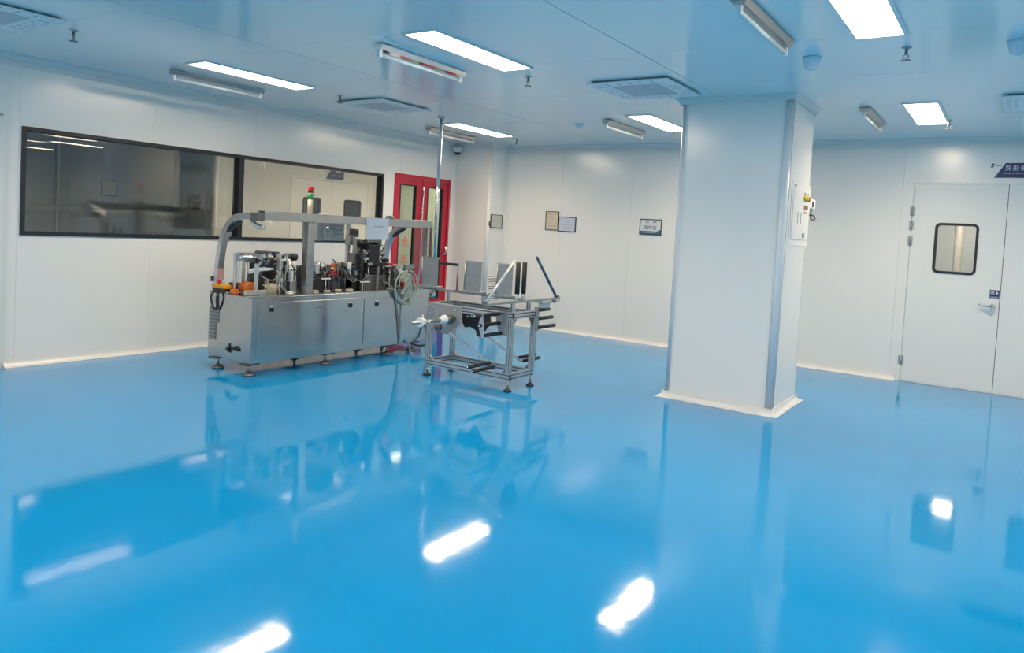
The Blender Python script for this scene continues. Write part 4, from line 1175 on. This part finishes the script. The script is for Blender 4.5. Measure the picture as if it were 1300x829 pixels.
B().lathe((2.91, -3.87, .583), (0, -1, 0), [(.044, 0), (.044, .015), (.024, .07)], n=24).build('cone', 'white', sp)
B().lathe((2.91, -4.21, .584), (0, 1, 0), [(.044, 0), (.044, .015), (.024, .07)], n=24).build('cone', 'white', sp)
for a in (0, 2.1, 4.2):
    B().cyl((2.91 + .03 * math.cos(a), -4.14, .584 + .03 * math.sin(a)), (2.91 + .065 * math.cos(a), -4.14, .584 + .065 * math.sin(a)), .006, n=8).build('set_screw', 'chrome', sp)
# dancer plate with curved lower edge
dpl = B().prism([(2.89, -3.60, .645), (3.22, -3.60, .645), (3.23, -3.60, .56), (3.19, -3.60, .51), (3.12, -3.60, .425), (3.08, -3.60, .425), (3.06, -3.60, .48), (2.99, -3.60, .505), (2.93, -3.60, .49), (2.89, -3.60, .54)], (0, .012, 0)).build('dancer_plate', 'black', st)
for x, z in ((2.96, .60), (3.14, .60)): B().cyl((x, -3.61, z), (x, -3.60, z), .012, n=10).build('bolt', 'chrome', dpl)
# rollers towards the front on a small plate
rp = B().prism([(3.40, AY0 - .016, .69), (3.535, AY0 - .016, .69), (3.535, AY0 - .016, .50), (3.46, AY0 - .016, .50), (3.43, AY0 - .016, .56)], (0, -.008, 0)).build('roller_plate', 'grey', st)
def roller(x, y0, y1, z, r_=.017, m='rubber', parent=None):
    o = B().cyl((x, y0, z), (x, y1, z), r_, n=16).build('roller', m, parent or st)
    s = 1 if y1 > y0 else -1
    B().cyl((x, y1, z), (x, y1 + s * .012, z), r_ * .55, n=12).build('roller_end', 'chrome', o)
    return o
roller(3.44, AY0 - .024, -4.10, .690); roller(3.45, AY0 - .024, -4.045, .606); roller(3.47, AY0 - .024, -4.0, .518)
arm_ = B().prism([(3.425, -4.03, .60), (3.445, -4.03, .70), (3.465, -4.03, .70), (3.49, -4.03, .50), (3.465, -4.03, .50)], (0, .008, 0)).build('dancer_arm', 'alu', st)
bp_ = B().box(3.565, 3.60, AY1 - .01, AY1 + .028, .52, .74).build('roller_plate', 'grey', st)
for z, L in ((.715, .17), (.635, .235), (.552, .285)): roller(3.60, AY1 + .02, AY1 + .02 + L, z)
# diagonal braces and lower roller pairs
for y, x0_, z0_ in ((AY0 - .022, 2.87, .44), (AY1 + .022, 2.93, .43)):
    b = part('brace', 'alu', st)
    p0, p1 = Vector((x0_, y, z0_)), Vector((3.44, y, .205)); d = (p1 - p0).normalized(); n_ = Vector((-d.z, 0, d.x)) * .013
    b.prism([p0 + n_, p1 + n_, p1 - n_, p0 - n_], (0, .008, 0)); b.done()
for x, z in ((3.365, .235), (3.415, .205)): roller(x, AY0 - .024, -4.07, z, .016)
for x, z in ((3.40, .240), (3.45, .215)): roller(x, AY1 + .032, AY1 + .30, z, .016)
# upper guide bar across, on two stubs
for y in (-3.68, -3.43): bar('stub_post', (3.53, y, .71), (3.53, y, .79), (1, 0, 0), .04, .03)
gbar = boxp('guide_bar', 'galv', st, 3.505, 3.555, -4.10, -2.92, .79, .808, bev=.002)
boxp('end_tray', 'alu', st, 3.47, 3.56, -3.25, -2.93, .765, .79, bev=.003)
b = part('end_bracket', 'sign_white', st); b.box(3.50, 3.506, -3.22, -3.02, .69, .765); b.done()
B().cyl((3.565, -3.05, .778), (3.58, -3.05, .778), .016, n=12).build('end_knob', 'darksteel', st)
B().cyl((3.53, -4.09, .802), (3.53, -3.69, 1.17), .013, n=12).build('guide_rod', 'alu', st)
br_ = B().cyl((3.53, -2.945, .802), (3.53, -3.335, 1.20), .013, n=12).build('guide_rod', 'blue_rod', st); br_['label'] = 'dark blue guide rod leaning left'
for y in (-4.09, -2.945): boxp('rod_clamp', 'darksteel', st, 3.51, 3.55, y - .022, y + .022, .806, .826, bev=.003)
for y in (-3.625, -3.525):
    o = B().cyl((3.53, y, .87), (3.53, y, 1.155), .022, n=18).build('upright_roller', 'rubber', st)
    B().cyl((3.53, y, .808), (3.53, y, .87), .017, n=14).build('roller_shaft', 'alu', o)
# film guide rail towards the machine with three grey plates
rail = boxp('guide_rail', 'galv', st, 2.24, 3.50, -3.515, -3.485, .800, .822, bev=.002)
for x in (2.62, 3.10): bar('rail_stub', (x, -3.50, .645), (x, -3.50, .80), (1, 0, 0), .02, .02)
bar('cross_rail', (2.62, AY0 + .015, .63), (2.62, AY1 - .015, .63), (0, 0, 1), .03, .03)
bar('cross_rail', (3.10, AY0 + .015, .63), (3.10, AY1 - .015, .63), (0, 0, 1), .03, .03)
for x0_, x1_, zlo, zhi in ((2.315, 2.515, .845, 1.115), (2.865, 3.06, .84, 1.115), (3.25, 3.42, .835, 1.115)):
    g_ = B(); g_.box(x0_, x1_, -3.556, -3.550, zlo, zhi); gp = g_.build('guide_plate', 'galv', st)
    boxp('plate_flange', 'galv', gp, x0_ - .015, x1_ + .02, -3.575, -3.49, .822, zlo, bev=.002)
    boxp('plate_edge', 'steel', gp, x0_ - .012, x1_ + .004, -3.560, -3.540, zhi, zhi + .014)
    B().cyl((x0_ - .004, -3.56, zlo), (x0_ - .004, -3.56, zhi + .01), .006, n=8).build('plate_rod', 'steel', gp)
boxp('sensor_bar', 'black', st, 2.515, 2.74, -3.54, -3.515, 1.062, 1.088, bev=.003)
boxp('sensor_tip', 'alu', st, 2.70, 2.77, -3.538, -3.517, 1.045, 1.062)
B().cyl((2.745, -3.527, .826), (2.745, -3.527, 1.06), .008, n=8).build('sensor_post', 'darksteel', st)
boxp('sensor_foot', 'darksteel', st, 2.72, 2.79, -3.54, -3.50, .822, .83)
# purple film hanging behind the near-left post
b = B(); b.prism([(2.45, -3.45, .40), (2.52, -3.45, .40), (2.515, -3.44, .09), (2.455, -3.44, .09)], (0, .003, 0))
o = b.build('film_sheet', 'purple_film', st); o['label'] = 'purple film hanging from the stand'
boxp('film_clip', 'alu', st, 2.44, 2.60, -3.455, -3.435, .40, .415)
